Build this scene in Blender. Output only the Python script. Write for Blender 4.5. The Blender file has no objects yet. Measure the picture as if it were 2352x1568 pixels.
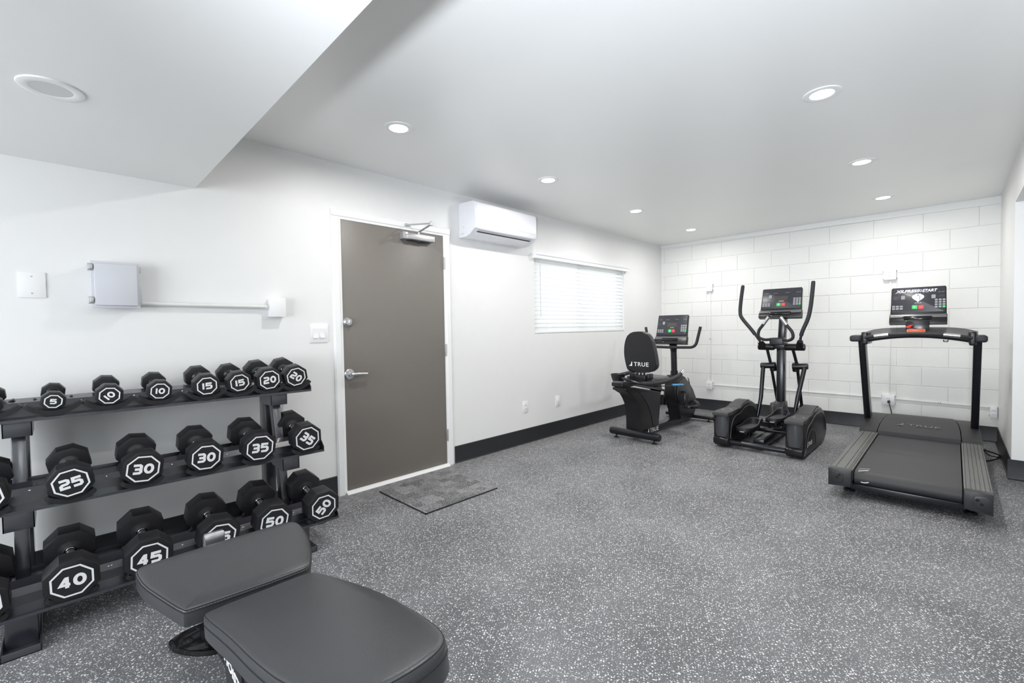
import bpy, bmesh, math, random
from mathutils import Vector, Matrix
random.seed(7)
PI = math.pi
sc = bpy.context.scene
C = sc.collection

# ------------------------------------------------------------------ camera
F_PX, YAW, PITCH, ROLL = 1031.6, 0.778, -0.029, -0.016
CAM = Vector((3.226, 0.0, 1.215))
d = Vector((-math.sin(YAW)*math.cos(PITCH), math.cos(YAW)*math.cos(PITCH), math.sin(PITCH)))
r = Vector((math.cos(YAW), math.sin(YAW), 0)); u = r.cross(d)
r2 = r*math.cos(ROLL)+u*math.sin(ROLL); u2 = -r*math.sin(ROLL)+u*math.cos(ROLL)
cd = bpy.data.cameras.new('camera'); cam = bpy.data.objects.new('camera', cd); C.objects.link(cam)
cd.sensor_width = 36; cd.lens = F_PX/2352*36; cd.clip_start = 0.02
m = Matrix((r2, u2, -d)).transposed().to_4x4(); m.translation = CAM
cam.matrix_world = m
sc.camera = cam

# ------------------------------------------------------------------ light and exposure
L, H, W = 6.569, 2.442, 3.545       # room depth, ceiling height, room width
w = bpy.data.worlds.new('daylight'); sc.world = w; w.use_nodes = True
bg = w.node_tree.nodes['Background']; bg.inputs[0].default_value = (0.94, 0.97, 1, 1); bg.inputs[1].default_value = 1.35
sc.view_settings.view_transform = 'Standard'; sc.view_settings.look = 'None'
sc.view_settings.exposure = 0.05; sc.view_settings.gamma = 1
LAMP_W = 10.4
SPOTS = [(0.81, 1.50), (0.81, 2.91), (0.80, 4.37), (0.81, 5.75), (2.71, 1.50), (2.71, 2.915), (2.71, 4.36), (2.715, 5.75)]
for i, (x, y) in enumerate(SPOTS):
    ld = bpy.data.lights.new('downlight_lamp', 'AREA'); ld.shape = 'DISK'; ld.size = 0.10; ld.energy = LAMP_W
    ld.color = (1.0, 0.985, 0.955); ld.spread = math.radians(175)
    lo = bpy.data.objects.new('downlight_lamp', ld); C.objects.link(lo); lo.location = (x, y, H-0.012)
# photographer's flash beside the camera, turned up to bounce off the ceiling
fd = bpy.data.lights.new('flash_lamp', 'SPOT'); fd.energy = 430; fd.shadow_soft_size = 0.07; fd.spot_size = math.radians(112); fd.spot_blend = 1.0
fd.color = (0.86, 0.92, 1.0)
fo = bpy.data.objects.new('flash_lamp', fd); C.objects.link(fo); fo.location = (3.35, -0.47, 1.24)
fo.rotation_euler = Vector((-0.30, 1.60, 1.20)).to_track_quat('-Z', 'Y').to_euler()
# added fill lamp behind the camera, shining in through the added rear window
ad = bpy.data.lights.new('rear_fill_lamp', 'AREA'); ad.shape = 'RECTANGLE'; ad.size = 2.6; ad.size_y = 1.5; ad.energy = 150; ad.color = (0.90, 0.95, 1.0)
ao = bpy.data.objects.new('rear_fill_lamp', ad); C.objects.link(ao); ao.location = (2.2, -2.92, 1.28)
ao.rotation_euler = (math.radians(90), 0, 0)

# ------------------------------------------------------------------ materials
def mat(name, col, rough=0.5, metal=0.0, bump=0, scale=60, spec=0.5, emit=None, var=0.0, coat=0):
    mt = bpy.data.materials.new(name); mt.use_nodes = True; nt = mt.node_tree; b = nt.nodes['Principled BSDF']
    b.inputs['Base Color'].default_value = (*col, 1); b.inputs['Roughness'].default_value = rough; b.inputs['Metallic'].default_value = metal
    b.inputs['Specular IOR Level'].default_value = spec
    if coat: b.inputs['Coat Weight'].default_value = coat
    if emit: b.inputs['Emission Color'].default_value = (*emit[0], 1); b.inputs['Emission Strength'].default_value = emit[1]
    if bump or var:
        tc = nt.nodes.new('ShaderNodeTexCoord'); n = nt.nodes.new('ShaderNodeTexNoise'); n.inputs['Scale'].default_value = scale; n.inputs['Detail'].default_value = 5
        nt.links.new(tc.outputs['Object'], n.inputs['Vector'])
        if bump:
            bp = nt.nodes.new('ShaderNodeBump'); bp.inputs['Strength'].default_value = bump; bp.inputs['Distance'].default_value = 0.004
            nt.links.new(n.outputs['Fac'], bp.inputs['Height']); nt.links.new(bp.outputs['Normal'], b.inputs['Normal'])
        if var:
            mx = nt.nodes.new('ShaderNodeMixRGB'); mx.inputs[1].default_value = (*[c*(1-var) for c in col], 1); mx.inputs[2].default_value = (*[min(1, c*(1+var)) for c in col], 1)
            n2 = nt.nodes.new('ShaderNodeTexNoise'); n2.inputs['Scale'].default_value = scale/8; n2.inputs['Detail'].default_value = 6
            nt.links.new(tc.outputs['Object'], n2.inputs['Vector']); nt.links.new(n2.outputs['Fac'], mx.inputs[0]); nt.links.new(mx.outputs[0], b.inputs['Base Color'])
    return mt
M = {}
M['wall'] = mat('wall_paint', (0.80, 0.80, 0.79), 0.45, bump=0.05, scale=90, var=0.015)
M['ceil'] = mat('ceiling_paint', (0.86, 0.86, 0.845), 0.32, bump=0.04, scale=12, var=0.02)
M['block'] = mat('block_paint', (0.80, 0.80, 0.775), 0.55, bump=0.22, scale=70, var=0.015)
M['trimw'] = mat('trim_paint', (0.86, 0.86, 0.86), 0.35)
M['plastic_white'] = mat('white_plastic', (0.84, 0.84, 0.84), 0.35)
M['pvc'] = mat('grey_enclosure', (0.60, 0.61, 0.65), 0.35)
M['cond'] = mat('painted_conduit', (0.74, 0.74, 0.72), 0.4)
M['door'] = mat('door_paint', (0.185, 0.168, 0.150), 0.42, bump=0.12, scale=140, var=0.03)
M['base'] = mat('rubber_base', (0.016, 0.018, 0.021), 0.38, bump=0.1, scale=30, var=0.25)
M['chrome'] = mat('chrome', (0.88, 0.88, 0.89), 0.24, 1)
M['nickel'] = mat('satin_nickel', (0.66, 0.66, 0.67), 0.3, 1)
M['alum'] = mat('aluminium_paint', (0.55, 0.55, 0.56), 0.35, 0.7)
M['rubber'] = mat('dumbbell_rubber', (0.010, 0.010, 0.0115), 0.42, spec=0.5, bump=0.12, scale=220, var=0.15)
M['face'] = mat('dumbbell_face', (0.012, 0.012, 0.013), 0.5)
M['mark'] = mat('white_marking', (0.82, 0.82, 0.82), 0.5)
M['rack'] = mat('rack_powdercoat', (0.022, 0.024, 0.031), 0.30, bump=0.03, scale=300, spec=1.0, coat=0.5)
M['saddle'] = mat('saddle_plastic', (0.016, 0.016, 0.017), 0.45)
M['vinyl'] = mat('black_vinyl', (0.041, 0.042, 0.045), 0.30, bump=0.13, scale=420, var=0.06)
M['stitch'] = mat('stitching', (0.006, 0.006, 0.006), 0.7)
M['thread'] = mat('grey_thread', (0.16, 0.16, 0.17), 0.7)
M['gloss'] = mat('gloss_black', (0.008, 0.008, 0.009), 0.12)
M['bplastic'] = mat('black_plastic', (0.007, 0.007, 0.008), 0.33, bump=0.05, scale=400)
M['gplastic'] = mat('charcoal_plastic', (0.022, 0.023, 0.026), 0.36, bump=0.05, scale=400)
M['shroud'] = mat('glossy_charcoal', (0.060, 0.062, 0.069), 0.2)
M['bmetal'] = mat('black_metal', (0.008, 0.009, 0.012), 0.24)
M['foam'] = mat('grip_foam', (0.022, 0.023, 0.026), 0.6)
M['belt'] = mat('running_belt', (0.034, 0.034, 0.036), 0.5, bump=0.15, scale=500, var=0.05)
M['rail'] = mat('ribbed_side_rail', (0.15, 0.15, 0.142), 0.45, 0.2, var=0.1, scale=60)
M['hood'] = mat('motor_hood', (0.019, 0.0195, 0.021), 0.5, bump=0.1, scale=500)
M['panel'] = mat('console_face', (0.040, 0.042, 0.052), 0.28)
M['band'] = mat('console_band', (0.20, 0.20, 0.205), 0.35, 0.4)
M['key'] = mat('grey_key', (0.36, 0.36, 0.37), 0.5)
M['green'] = mat('green_key', (0.03, 0.50, 0.10), 0.4, emit=((0.05, 0.8, 0.2), 0.25))
M['red'] = mat('red_key', (0.70, 0.03, 0.03), 0.4, emit=((0.9, 0.05, 0.04), 0.25))
M['orange'] = mat('stop_red', (0.75, 0.07, 0.03), 0.35)
M['yellow'] = mat('stop_outline', (0.85, 0.42, 0.05), 0.4)
M['lcd'] = mat('unlit_display', (0.085, 0.075, 0.065), 0.25)
M['led'] = mat('lit_led', (0.8, 0.8, 0.9), 0.5, emit=((0.80, 0.78, 1.0), 1.6))
M['ledblue'] = mat('lit_led_blue', (0.02, 0.02, 0.2), 0.5, emit=((0.02, 0.02, 0.35), 0.5))
M['blue'] = mat('blue_lever', (0.10, 0.42, 0.80), 0.4)
M['steel'] = mat('brushed_steel', (0.50, 0.50, 0.51), 0.28, 1)
M['dark'] = mat('void_black', (0.004, 0.004, 0.004), 0.8)
M['lens'] = mat('lamp_lens', (1, 1, 1), 0.4, emit=((1, 0.99, 0.97), 9))
M['lensoff'] = mat('lamp_lens_unlit', (0.62, 0.62, 0.61), 0.3)
M['ac'] = mat('ac_plastic', (0.84, 0.84, 0.88), 0.3)
M['acg'] = mat('ac_louvre', (0.56, 0.57, 0.60), 0.35)
M['tread'] = mat('step_pad', (0.050, 0.050, 0.050), 0.55, bump=0.2, scale=200)
M['badge'] = mat('badge_grey', (0.13, 0.13, 0.14), 0.4, 0.3)
M['fade'] = mat('faded_silver', (0.19, 0.19, 0.195), 0.45, 0.5)

def glass_mat():
    mt = bpy.data.materials.new('window_glass'); mt.use_nodes = True; nt = mt.node_tree; nt.nodes.clear()
    o = nt.nodes.new('ShaderNodeOutputMaterial'); g = nt.nodes.new('ShaderNodeBsdfGlossy'); g.inputs['Roughness'].default_value = 0.02
    t = nt.nodes.new('ShaderNodeBsdfTransparent'); mx = nt.nodes.new('ShaderNodeMixShader'); mx.inputs[0].default_value = 0.06
    nt.links.new(t.outputs[0], mx.inputs[1]); nt.links.new(g.outputs[0], mx.inputs[2]); nt.links.new(mx.outputs[0], o.inputs[0]); return mt
M['glass'] = glass_mat()
def slat_mat():
    mt = bpy.data.materials.new('blind_slat'); mt.use_nodes = True; nt = mt.node_tree; nt.nodes.clear()
    o = nt.nodes.new('ShaderNodeOutputMaterial'); a = nt.nodes.new('ShaderNodeBsdfDiffuse'); a.inputs[0].default_value = (0.86, 0.88, 0.88, 1)
    t = nt.nodes.new('ShaderNodeBsdfTranslucent'); t.inputs[0].default_value = (0.88, 0.89, 0.88, 1); mx = nt.nodes.new('ShaderNodeMixShader'); mx.inputs[0].default_value = 0.45
    nt.links.new(a.outputs[0], mx.inputs[1]); nt.links.new(t.outputs[0], mx.inputs[2]); nt.links.new(mx.outputs[0], o.inputs[0]); return mt
M['slat'] = slat_mat()

def floor_mat():
    mt = bpy.data.materials.new('flecked_rubber_floor'); mt.use_nodes = True; nt = mt.node_tree; N = nt.nodes; K = nt.links; b = N['Principled BSDF']
    tc = N.new('ShaderNodeTexCoord'); P = tc.outputs['Object']
    def vor(scale, thr, keep):
        mp = N.new('ShaderNodeMapping'); mp.inputs['Scale'].default_value = (1, 1, 1); mp.inputs['Rotation'].default_value = (0, 0, scale)
        K.new(P, mp.inputs[0])
        nz = N.new('ShaderNodeTexNoise'); nz.inputs['Scale'].default_value = 160; K.new(P, nz.inputs['Vector'])
        ad = N.new('ShaderNodeVectorMath'); ad.operation = 'MULTIPLY_ADD'; ad.inputs[1].default_value = (0.006, 0.006, 0); K.new(nz.outputs['Color'], ad.inputs[0]); K.new(mp.outputs[0], ad.inputs[2])
        v = N.new('ShaderNodeTexVoronoi'); v.voronoi_dimensions = '2D'; v.inputs['Scale'].default_value = scale; K.new(ad.outputs[0], v.inputs['Vector'])
        sp = N.new('ShaderNodeSeparateColor'); K.new(v.outputs['Color'], sp.inputs[0])
        # radius of each fleck varies with its cell; some cells stay empty
        rr = N.new('ShaderNodeMapRange'); rr.inputs['From Min'].default_value = 1-keep; rr.inputs['From Max'].default_value = 1; rr.inputs['To Min'].default_value = 0.0; rr.inputs['To Max'].default_value = thr
        K.new(sp.outputs[0], rr.inputs[0])
        lt = N.new('ShaderNodeMath'); lt.operation = 'LESS_THAN'; K.new(v.outputs['Distance'], lt.inputs[0]); K.new(rr.outputs[0], lt.inputs[1])
        return lt.outputs[0], sp.outputs[1]
    a, ac = vor(100, 0.37, 0.55); c, cc = vor(185, 0.36, 0.42)
    mxx = N.new('ShaderNodeMath'); mxx.operation = 'MAXIMUM'; K.new(a, mxx.inputs[0]); K.new(c, mxx.inputs[1])
    n1 = N.new('ShaderNodeTexNoise'); n1.inputs['Scale'].default_value = 2.2; n1.inputs['Detail'].default_value = 8; K.new(P, n1.inputs['Vector'])
    n2 = N.new('ShaderNodeTexNoise'); n2.inputs['Scale'].default_value = 230; n2.inputs['Detail'].default_value = 2; K.new(P, n2.inputs['Vector'])
    ba = N.new('ShaderNodeMixRGB'); ba.inputs[1].default_value = (0.145, 0.147, 0.155, 1); ba.inputs[2].default_value = (0.228, 0.231, 0.242, 1)
    cr = N.new('ShaderNodeValToRGB'); cr.color_ramp.elements[0].position = 0.35; cr.color_ramp.elements[1].position = 0.65; K.new(n1.outputs['Fac'], cr.inputs[0]); K.new(cr.outputs[0], ba.inputs[0])
    bb = N.new('ShaderNodeMixRGB'); bb.blend_type = 'MULTIPLY'; bb.inputs[0].default_value = 0.55
    gr = N.new('ShaderNodeValToRGB'); gr.color_ramp.elements[0].position = 0.3; gr.color_ramp.elements[1].position = 0.7; K.new(n2.outputs['Fac'], gr.inputs[0]); K.new(ba.outputs[0], bb.inputs[1]); K.new(gr.outputs[0], bb.inputs[2])
    fk = N.new('ShaderNodeMixRGB'); fk.inputs[1].default_value = (0.48, 0.49, 0.50, 1); fk.inputs[2].default_value = (0.84, 0.84, 0.83, 1); K.new(ac, fk.inputs[0])
    out = N.new('ShaderNodeMixRGB'); K.new(mxx.outputs[0], out.inputs[0]); K.new(bb.outputs[0], out.inputs[1]); K.new(fk.outputs[0], out.inputs[2])
    # carpet margin along the door wall
    sx = N.new('ShaderNodeSeparateXYZ'); K.new(P, sx.inputs[0])
    wv = N.new('ShaderNodeMath'); wv.operation = 'MULTIPLY_ADD'; K.new(n1.outputs['Fac'], wv.inputs[0]); wv.inputs[1].default_value = 0.10; K.new(sx.outputs[0], wv.inputs[2])
    ls = N.new('ShaderNodeMath'); ls.operation = 'LESS_THAN'; ls.inputs[1].default_value = 0.29; K.new(wv.outputs[0], ls.inputs[0])
    cn = N.new('ShaderNodeTexNoise'); cn.inputs['Scale'].default_value = 34; cn.inputs['Detail'].default_value = 8; cn.inputs['Roughness'].default_value = 0.8
    cm = N.new('ShaderNodeMapping'); cm.inputs['Scale'].default_value = (3.0, 0.5, 1); K.new(P, cm.inputs[0]); K.new(cm.outputs[0], cn.inputs['Vector'])
    cp = N.new('ShaderNodeValToRGB'); cp.color_ramp.elements[0].position = 0.42; cp.color_ramp.elements[0].color = (0.085, 0.085, 0.088, 1); cp.color_ramp.elements[1].position = 0.60; cp.color_ramp.elements[1].color = (0.36, 0.36, 0.36, 1); K.new(cn.outputs['Fac'], cp.inputs[0])
    fin = N.new('ShaderNodeMixRGB'); K.new(ls.outputs[0], fin.inputs[0]); K.new(out.outputs[0], fin.inputs[1]); K.new(cp.outputs[0], fin.inputs[2])
    K.new(fin.outputs[0], b.inputs['Base Color']); b.inputs['Roughness'].default_value = 0.52
    bp = N.new('ShaderNodeBump'); bp.inputs['Strength'].default_value = 0.25; bp.inputs['Distance'].default_value = 0.002; K.new(n2.outputs['Fac'], bp.inputs['Height']); K.new(bp.outputs[0], b.inputs['Normal'])
    return mt
M['floor'] = floor_mat()
def carpet_mat():
    mt = bpy.data.materials.new('loop_carpet'); mt.use_nodes = True; nt = mt.node_tree; N = nt.nodes; K = nt.links; b = N['Principled BSDF']
    tc = N.new('ShaderNodeTexCoord'); P = tc.outputs['Object']
    # woven blocks of lighter and darker yarn
    v = N.new('ShaderNodeTexVoronoi'); v.distance = 'CHEBYCHEV'; v.inputs['Scale'].default_value = 14; v.inputs['Randomness'].default_value = 0.35; K.new(P, v.inputs['Vector'])
    cn = N.new('ShaderNodeTexNoise'); cn.inputs['Scale'].default_value = 190; cn.inputs['Detail'].default_value = 3; K.new(P, cn.inputs['Vector'])
    sp = N.new('ShaderNodeSeparateColor'); K.new(v.outputs['Color'], sp.inputs[0])
    ad = N.new('ShaderNodeMath'); ad.operation = 'MULTIPLY_ADD'; ad.inputs[1].default_value = 0.15; K.new(sp.outputs[0], ad.inputs[0]); K.new(cn.outputs['Fac'], ad.inputs[2])
    cp = N.new('ShaderNodeValToRGB'); cp.color_ramp.elements[0].position = 0.42; cp.color_ramp.elements[0].color = (0.05, 0.05, 0.052, 1); cp.color_ramp.elements[1].position = 0.74; cp.color_ramp.elements[1].color = (0.34, 0.34, 0.34, 1); K.new(ad.outputs[0], cp.inputs[0])
    K.new(cp.outputs[0], b.inputs['Base Color']); b.inputs['Roughness'].default_value = 0.95
    bp = N.new('ShaderNodeBump'); bp.inputs['Strength'].default_value = 0.5; bp.inputs['Distance'].default_value = 0.004; K.new(cn.outputs['Fac'], bp.inputs['Height']); K.new(bp.outputs[0], b.inputs['Normal'])
    return mt
M['carpet'] = carpet_mat()

# ------------------------------------------------------------------ mesh helpers
SH = {}
def V(*a): return Vector(a)
def B(): return bmesh.new()
def finish(bm, ang=32):
    bmesh.ops.remove_doubles(bm, verts=bm.verts, dist=1e-6)
    bmesh.ops.recalc_face_normals(bm, faces=bm.faces)
    for f in bm.faces: f.smooth = True
    a = math.radians(ang)
    for e in bm.edges:
        e.smooth = not (len(e.link_faces) == 2 and e.calc_face_angle(0) > a) and len(e.link_faces) == 2
def obj(name, bm, mt, parent=None, label=None, recenter=True, ang=32):
    finish(bm, ang)
    if parent is None:
        if recenter:
            xs = [v.co.x for v in bm.verts]; ys = [v.co.y for v in bm.verts]; zs = [v.co.z for v in bm.verts]
            o0 = V((min(xs)+max(xs))/2, (min(ys)+max(ys))/2, min(zs))
        else: o0 = V(0, 0, 0)
    else: o0 = SH[parent.name]
    bmesh.ops.translate(bm, verts=bm.verts, vec=-o0)
    me = bpy.data.meshes.new(name); bm.to_mesh(me); bm.free(); me.materials.append(mt)
    o = bpy.data.objects.new(name, me); C.objects.link(o)
    if parent is None: o.location = o0
    else: o.parent = parent
    SH[o.name] = o0
    if label: o['label'] = label
    return o
def tag(o, label, cat, group=None):
    o['label'] = label; o['category'] = cat
    if group: o['group'] = group
    return o
def struct(name, bm, mt, parent=None, **k):
    o = obj(name, bm, mt, parent, recenter=False, **k)
    if parent is None: o['kind'] = 'structure'
    return o
def thing(name, label, cat, loc=(0, 0, 0), rz=0, group=None, local=False):
    o = bpy.data.objects.new(name, None); C.objects.link(o); o.location = loc; o.rotation_euler = (0, 0, rz); o.empty_display_size = 0.1
    SH[o.name] = V(0, 0, 0) if local else Vector(loc)
    return tag(o, label, cat, group)
def bx(bm, lo, hi, bev=0, seg=2, mtx=None):
    t = B(); lo = Vector(lo); hi = Vector(hi)
    bmesh.ops.create_cube(t, size=1)
    for v in t.verts: v.co = V(*[lo[i]+(v.co[i]+0.5)*(hi[i]-lo[i]) for i in range(3)])
    if bev: bmesh.ops.bevel(t, geom=t.edges[:], offset=bev, segments=seg, affect='EDGES', profile=0.5)
    join(bm, t, mtx); return bm
def join(bm, t, mtx=None):
    if mtx is not None: bmesh.ops.transform(t, matrix=mtx, verts=t.verts)
    me = bpy.data.meshes.new('tmp'); t.to_mesh(me); t.free(); bm.from_mesh(me); bpy.data.meshes.remove(me)
def smooth_path(pts, n=8):
    P = [Vector(p) for p in pts]; out = []
    for i in range(len(P)-1):
        p0 = P[max(i-1, 0)]; p1 = P[i]; p2 = P[i+1]; p3 = P[min(i+2, len(P)-1)]
        for k in range(n):
            t = k/n
            out.append(0.5*((2*p1)+(p2-p0)*t+(2*p0-5*p1+4*p2-p3)*t*t+(3*p1-p0-3*p2+p3)*t**3))
    out.append(P[-1]); return out
def fillet(pts, rad, n=6):
    P = [Vector(p) for p in pts]; out = [P[0]]
    for i in range(1, len(P)-1):
        a = (P[i-1]-P[i]); b = (P[i+1]-P[i]); q = min(rad, a.length*0.45, b.length*0.45)
        s = P[i]+a.normalized()*q; e = P[i]+b.normalized()*q
        for k in range(n+1):
            t = k/n; out.append(s*(1-t)**2+P[i]*2*t*(1-t)+e*t*t)
    out.append(P[-1]); return out
def tube(bm, pts, rad, seg=12, closed=False, flat=1.0, up=None):
    P = [Vector(p) for p in pts]; n = len(P); R = rad if isinstance(rad, (list, tuple)) else [rad]*n
    rings = []; nrm = None
    for i in range(n):
        if closed: t = (P[(i+1) % n]-P[i-1]).normalized()
        else: t = (P[min(i+1, n-1)]-P[max(i-1, 0)]).normalized()
        if nrm is None:
            nrm = Vector(up) if up else (V(0, 0, 1) if abs(t.z) < 0.9 else V(0, 1, 0))
        nrm = (nrm-t*nrm.dot(t)).normalized(); bn = t.cross(nrm)
        rings.append([bm.verts.new(P[i]+(nrm*math.cos(2*PI*k/seg)*flat+bn*math.sin(2*PI*k/seg))*R[i]) for k in range(seg)])
    for i in range(n if closed else n-1):
        a = rings[i]; b = rings[(i+1) % n]
        for k in range(seg): bm.faces.new((a[k], a[(k+1) % seg], b[(k+1) % seg], b[k]))
    if not closed:
        bm.faces.new(rings[0][::-1]); bm.faces.new(rings[-1])
    return bm
def capsule(bm, a, b, rad, seg=14, dome=0.4):
    a = Vector(a); b = Vector(b); t = (b-a).normalized()
    return tube(bm, [a, a+t*rad*dome*0.25, a+t*rad*dome, b-t*rad*dome, b-t*rad*dome*0.25, b], [rad*0.75, rad*0.93, rad, rad, rad*0.93, rad*0.75], seg)
def rtube(bm, a, b, wx, wy, up=(1, 0, 0), bev=0.006):
    """rectangular bar from a to b; wx is its width along `up`"""
    a = Vector(a); b = Vector(b); z = (b-a).normalized(); x = Vector(up); x = (x-z*x.dot(z)).normalized(); y = z.cross(x)
    mt = Matrix((x, y, z)).transposed().to_4x4(); mt.translation = a
    return bx(bm, (-wx/2, -wy/2, 0), (wx/2, wy/2, (b-a).length), bev, 2, mt)
def lathe(bm, prof, mtx=None, seg=32):
    t = B(); rings = []
    for rr, z in prof:
        rings.append([t.verts.new((rr*math.cos(2*PI*k/seg), rr*math.sin(2*PI*k/seg), z)) for k in range(seg)] if rr > 1e-6 else [t.verts.new((0, 0, z))])
    for a, b in zip(rings, rings[1:]):
        for k in range(seg):
            if len(a) == 1 and len(b) == 1: continue
            if len(a) == 1: t.faces.new((a[0], b[(k+1) % seg], b[k]))
            elif len(b) == 1: t.faces.new((a[k], a[(k+1) % seg], b[0]))
            else: t.faces.new((a[k], a[(k+1) % seg], b[(k+1) % seg], b[k]))
    join(bm, t, mtx); return bm
def prism(bm, poly, a, b, mtx=None, bev=0, seg=2):
    """poly (u,v) extruded along local z from a to b"""
    t = B(); lo = [t.verts.new((p[0], p[1], a)) for p in poly]; hi = [t.verts.new((p[0], p[1], b)) for p in poly]
    n = len(poly); t.faces.new(lo[::-1]); t.faces.new(hi)
    for k in range(n): t.faces.new((lo[k], lo[(k+1) % n], hi[(k+1) % n], hi[k]))
    if bev:
        t.edges.ensure_lookup_table()
        es = [e for e in t.edges if abs(e.verts[0].co.z-e.verts[1].co.z) < 1e-7]
        bmesh.ops.bevel(t, geom=es, offset=bev, segments=seg, affect='EDGES', profile=0.5)
    join(bm, t, mtx); return bm
def frame(o, x, y, z):
    mt = Matrix((Vector(x).normalized(), Vector(y).normalized(), Vector(z).normalized())).transposed().to_4x4(); mt.translation = Vector(o); return mt
YZ = frame((0, 0, 0), (0, 1, 0), (0, 0, 1), (1, 0, 0))      # (u,v,w) -> y,z,x
XZ = frame((0, 0, 0), (1, 0, 0), (0, 0, 1), (0, -1, 0))     # (u,v,w) -> x,z,-y
def sheet(bm, prof, y0, y1, th=0.004):
    t = B(); a = [t.verts.new((p[0], y0, p[1])) for p in prof]; b = [t.verts.new((p[0], y1, p[1])) for p in prof]
    for i in range(len(prof)-1): t.faces.new((a[i], a[i+1], b[i+1], b[i]))
    bmesh.ops.solidify(t, geom=t.faces[:], thickness=th); join(bm, t); return bm
def rrect(w, h, rad, n=5, cx=0, cy=0):
    out = []
    for sx, sy, a0 in ((1, 1, 0), (-1, 1, 90), (-1, -1, 180), (1, -1, 270)):
        for k in range(n+1):
            a = math.radians(a0+90*k/n); out.append((cx+sx*(w/2-rad)+rad*math.cos(a), cy+sy*(h/2-rad)+rad*math.sin(a)))
    return out
def chaikin(poly, n=3, q=0.25):
    for _ in range(n):
        o = []
        for i in range(len(poly)):
            a = Vector(poly[i]); b = Vector(poly[(i+1) % len(poly)]); o += [a.lerp(b, q), a.lerp(b, 1-q)]
        poly = o
    return [tuple(p) for p in poly]
def offset(poly, dd):
    n = len(poly); out = []
    A = sum(poly[i][0]*poly[(i+1) % n][1]-poly[(i+1) % n][0]*poly[i][1] for i in range(n)); s = 1 if A > 0 else -1
    for i in range(n):
        t = (Vector(poly[(i+1) % n])-Vector(poly[i-1])).normalized(); nn = Vector((-t.y, t.x))*s
        out.append(tuple(Vector(poly[i])+nn*dd))
    return out
def pad(bm, poly, z0, z1, rad, mtx=None, dome=0.004, botr=None):
    """upholstered pad: rounded upper and lower edges, gently domed top"""
    botr = rad*0.6 if botr is None else botr
    lev = [(botr, z0), (botr*0.3, z0+botr*0.3), (0, z0+botr)]
    for k in range(6):
        a = PI/2*k/5; lev.append((rad*(1-math.cos(a)), z1-rad+rad*math.sin(a)))
    lev += [(rad*2.2, z1+dome*0.6), (rad*4, z1+dome)]
    t = B(); rings = []
    n = len(poly); ctr = Vector((sum(p[0] for p in poly)/n, sum(p[1] for p in poly)/n)); edge = [Vector(p) for p in offset(poly, rad)]
    for i, (dd, z) in enumerate(lev):
        pp = offset(poly, dd) if dd <= rad else [e.lerp(ctr, 0.07 if i == len(lev)-2 else 0.2) for e in edge]
        rings.append([t.verts.new((p[0], p[1], z)) for p in pp])
    for a, b in zip(rings, rings[1:]):
        for k in range(n): t.faces.new((a[k], a[(k+1) % n], b[(k+1) % n], b[k]))
    t.faces.new(rings[0][::-1]); cx = sum(p[0] for p in poly)/n; cy = sum(p[1] for p in poly)/n
    cv = t.verts.new((cx, cy, z1+dome*1.2))
    for k in range(n): t.faces.new((rings[-1][k], rings[-1][(k+1) % n], cv))
    join(bm, t, mtx); return bm
def seam(bm, poly, z, off, rad, mtx=None, closed=True):
    pts = [V(p[0], p[1], z) for p in offset(poly, off)]; t = B(); tube(t, pts, rad, 6, closed); join(bm, t, mtx); return bm
TXT = {}
def text(bm, s, w=None, h=None, mtx=None, bold=0.0, shear=0.0, depth=0.0006):
    """block lettering centred on the local origin, w wide and h high"""
    key = (s, bold, shear)
    if key not in TXT:
        cu = bpy.data.curves.new('t', 'FONT'); cu.body = s; cu.size = 1; cu.align_x = 'LEFT'; cu.offset = bold; cu.shear = shear; cu.extrude = 0.01; cu.resolution_u = 4; cu.space_character = 1.12 if s == 'TRUE' else 1.0
        o = bpy.data.objects.new('t', cu); C.objects.link(o); dg = bpy.context.evaluated_depsgraph_get()
        me = bpy.data.meshes.new_from_object(o.evaluated_get(dg)); TXT[key] = me; bpy.data.objects.remove(o)
    t = B(); t.from_mesh(TXT[key])
    xs = [v.co.x for v in t.verts]; ys = [v.co.y for v in t.verts]; x0, x1, y0, y1 = min(xs), max(xs), min(ys), max(ys)
    sy = (h/(y1-y0)) if h else (w/(x1-x0)); sx = (w/(x1-x0)) if w else sy
    for v in t.verts: v.co = V((v.co.x-(x0+x1)/2)*sx, (v.co.y-(y0+y1)/2)*sy, v.co.z*50*depth)
    join(bm, t, mtx); return bm
GL = {'0': [[(0.3, 0), (0, 0.28), (0, 0.72), (0.3, 1), (0.7, 1), (1, 0.72), (1, 0.28), (0.7, 0), 'c']],
      '1': [[(0.5, -0.1), (0.5, 1.1)]],
      '2': [[(-0.08, 1), (0.8, 1), (1, 0.9), (1, 0.62), (0.8, 0.5), (0.2, 0.46), (0, 0.32), (0, 0), (1.1, 0)]],
      '3': [[(-0.06, 1), (0.82, 1), (1, 0.86), (1, 0.62), (0.82, 0.5), (0.15, 0.5)], [(0.70, 0.5), (0.86, 0.49), (1, 0.38), (1, 0.14), (0.82, 0), (-0.06, 0)]],
      '4': [[(0.74, -0.1), (0.74, 1.1)], [(0.66, 0.98), (0.04, 0.26), (1.08, 0.26)]],
      '5': [[(1.08, 1), (0.04, 1), (0.0, 0.58), (0.80, 0.58), (1, 0.44), (1, 0.15), (0.80, 0), (-0.08, 0)]]}
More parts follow.
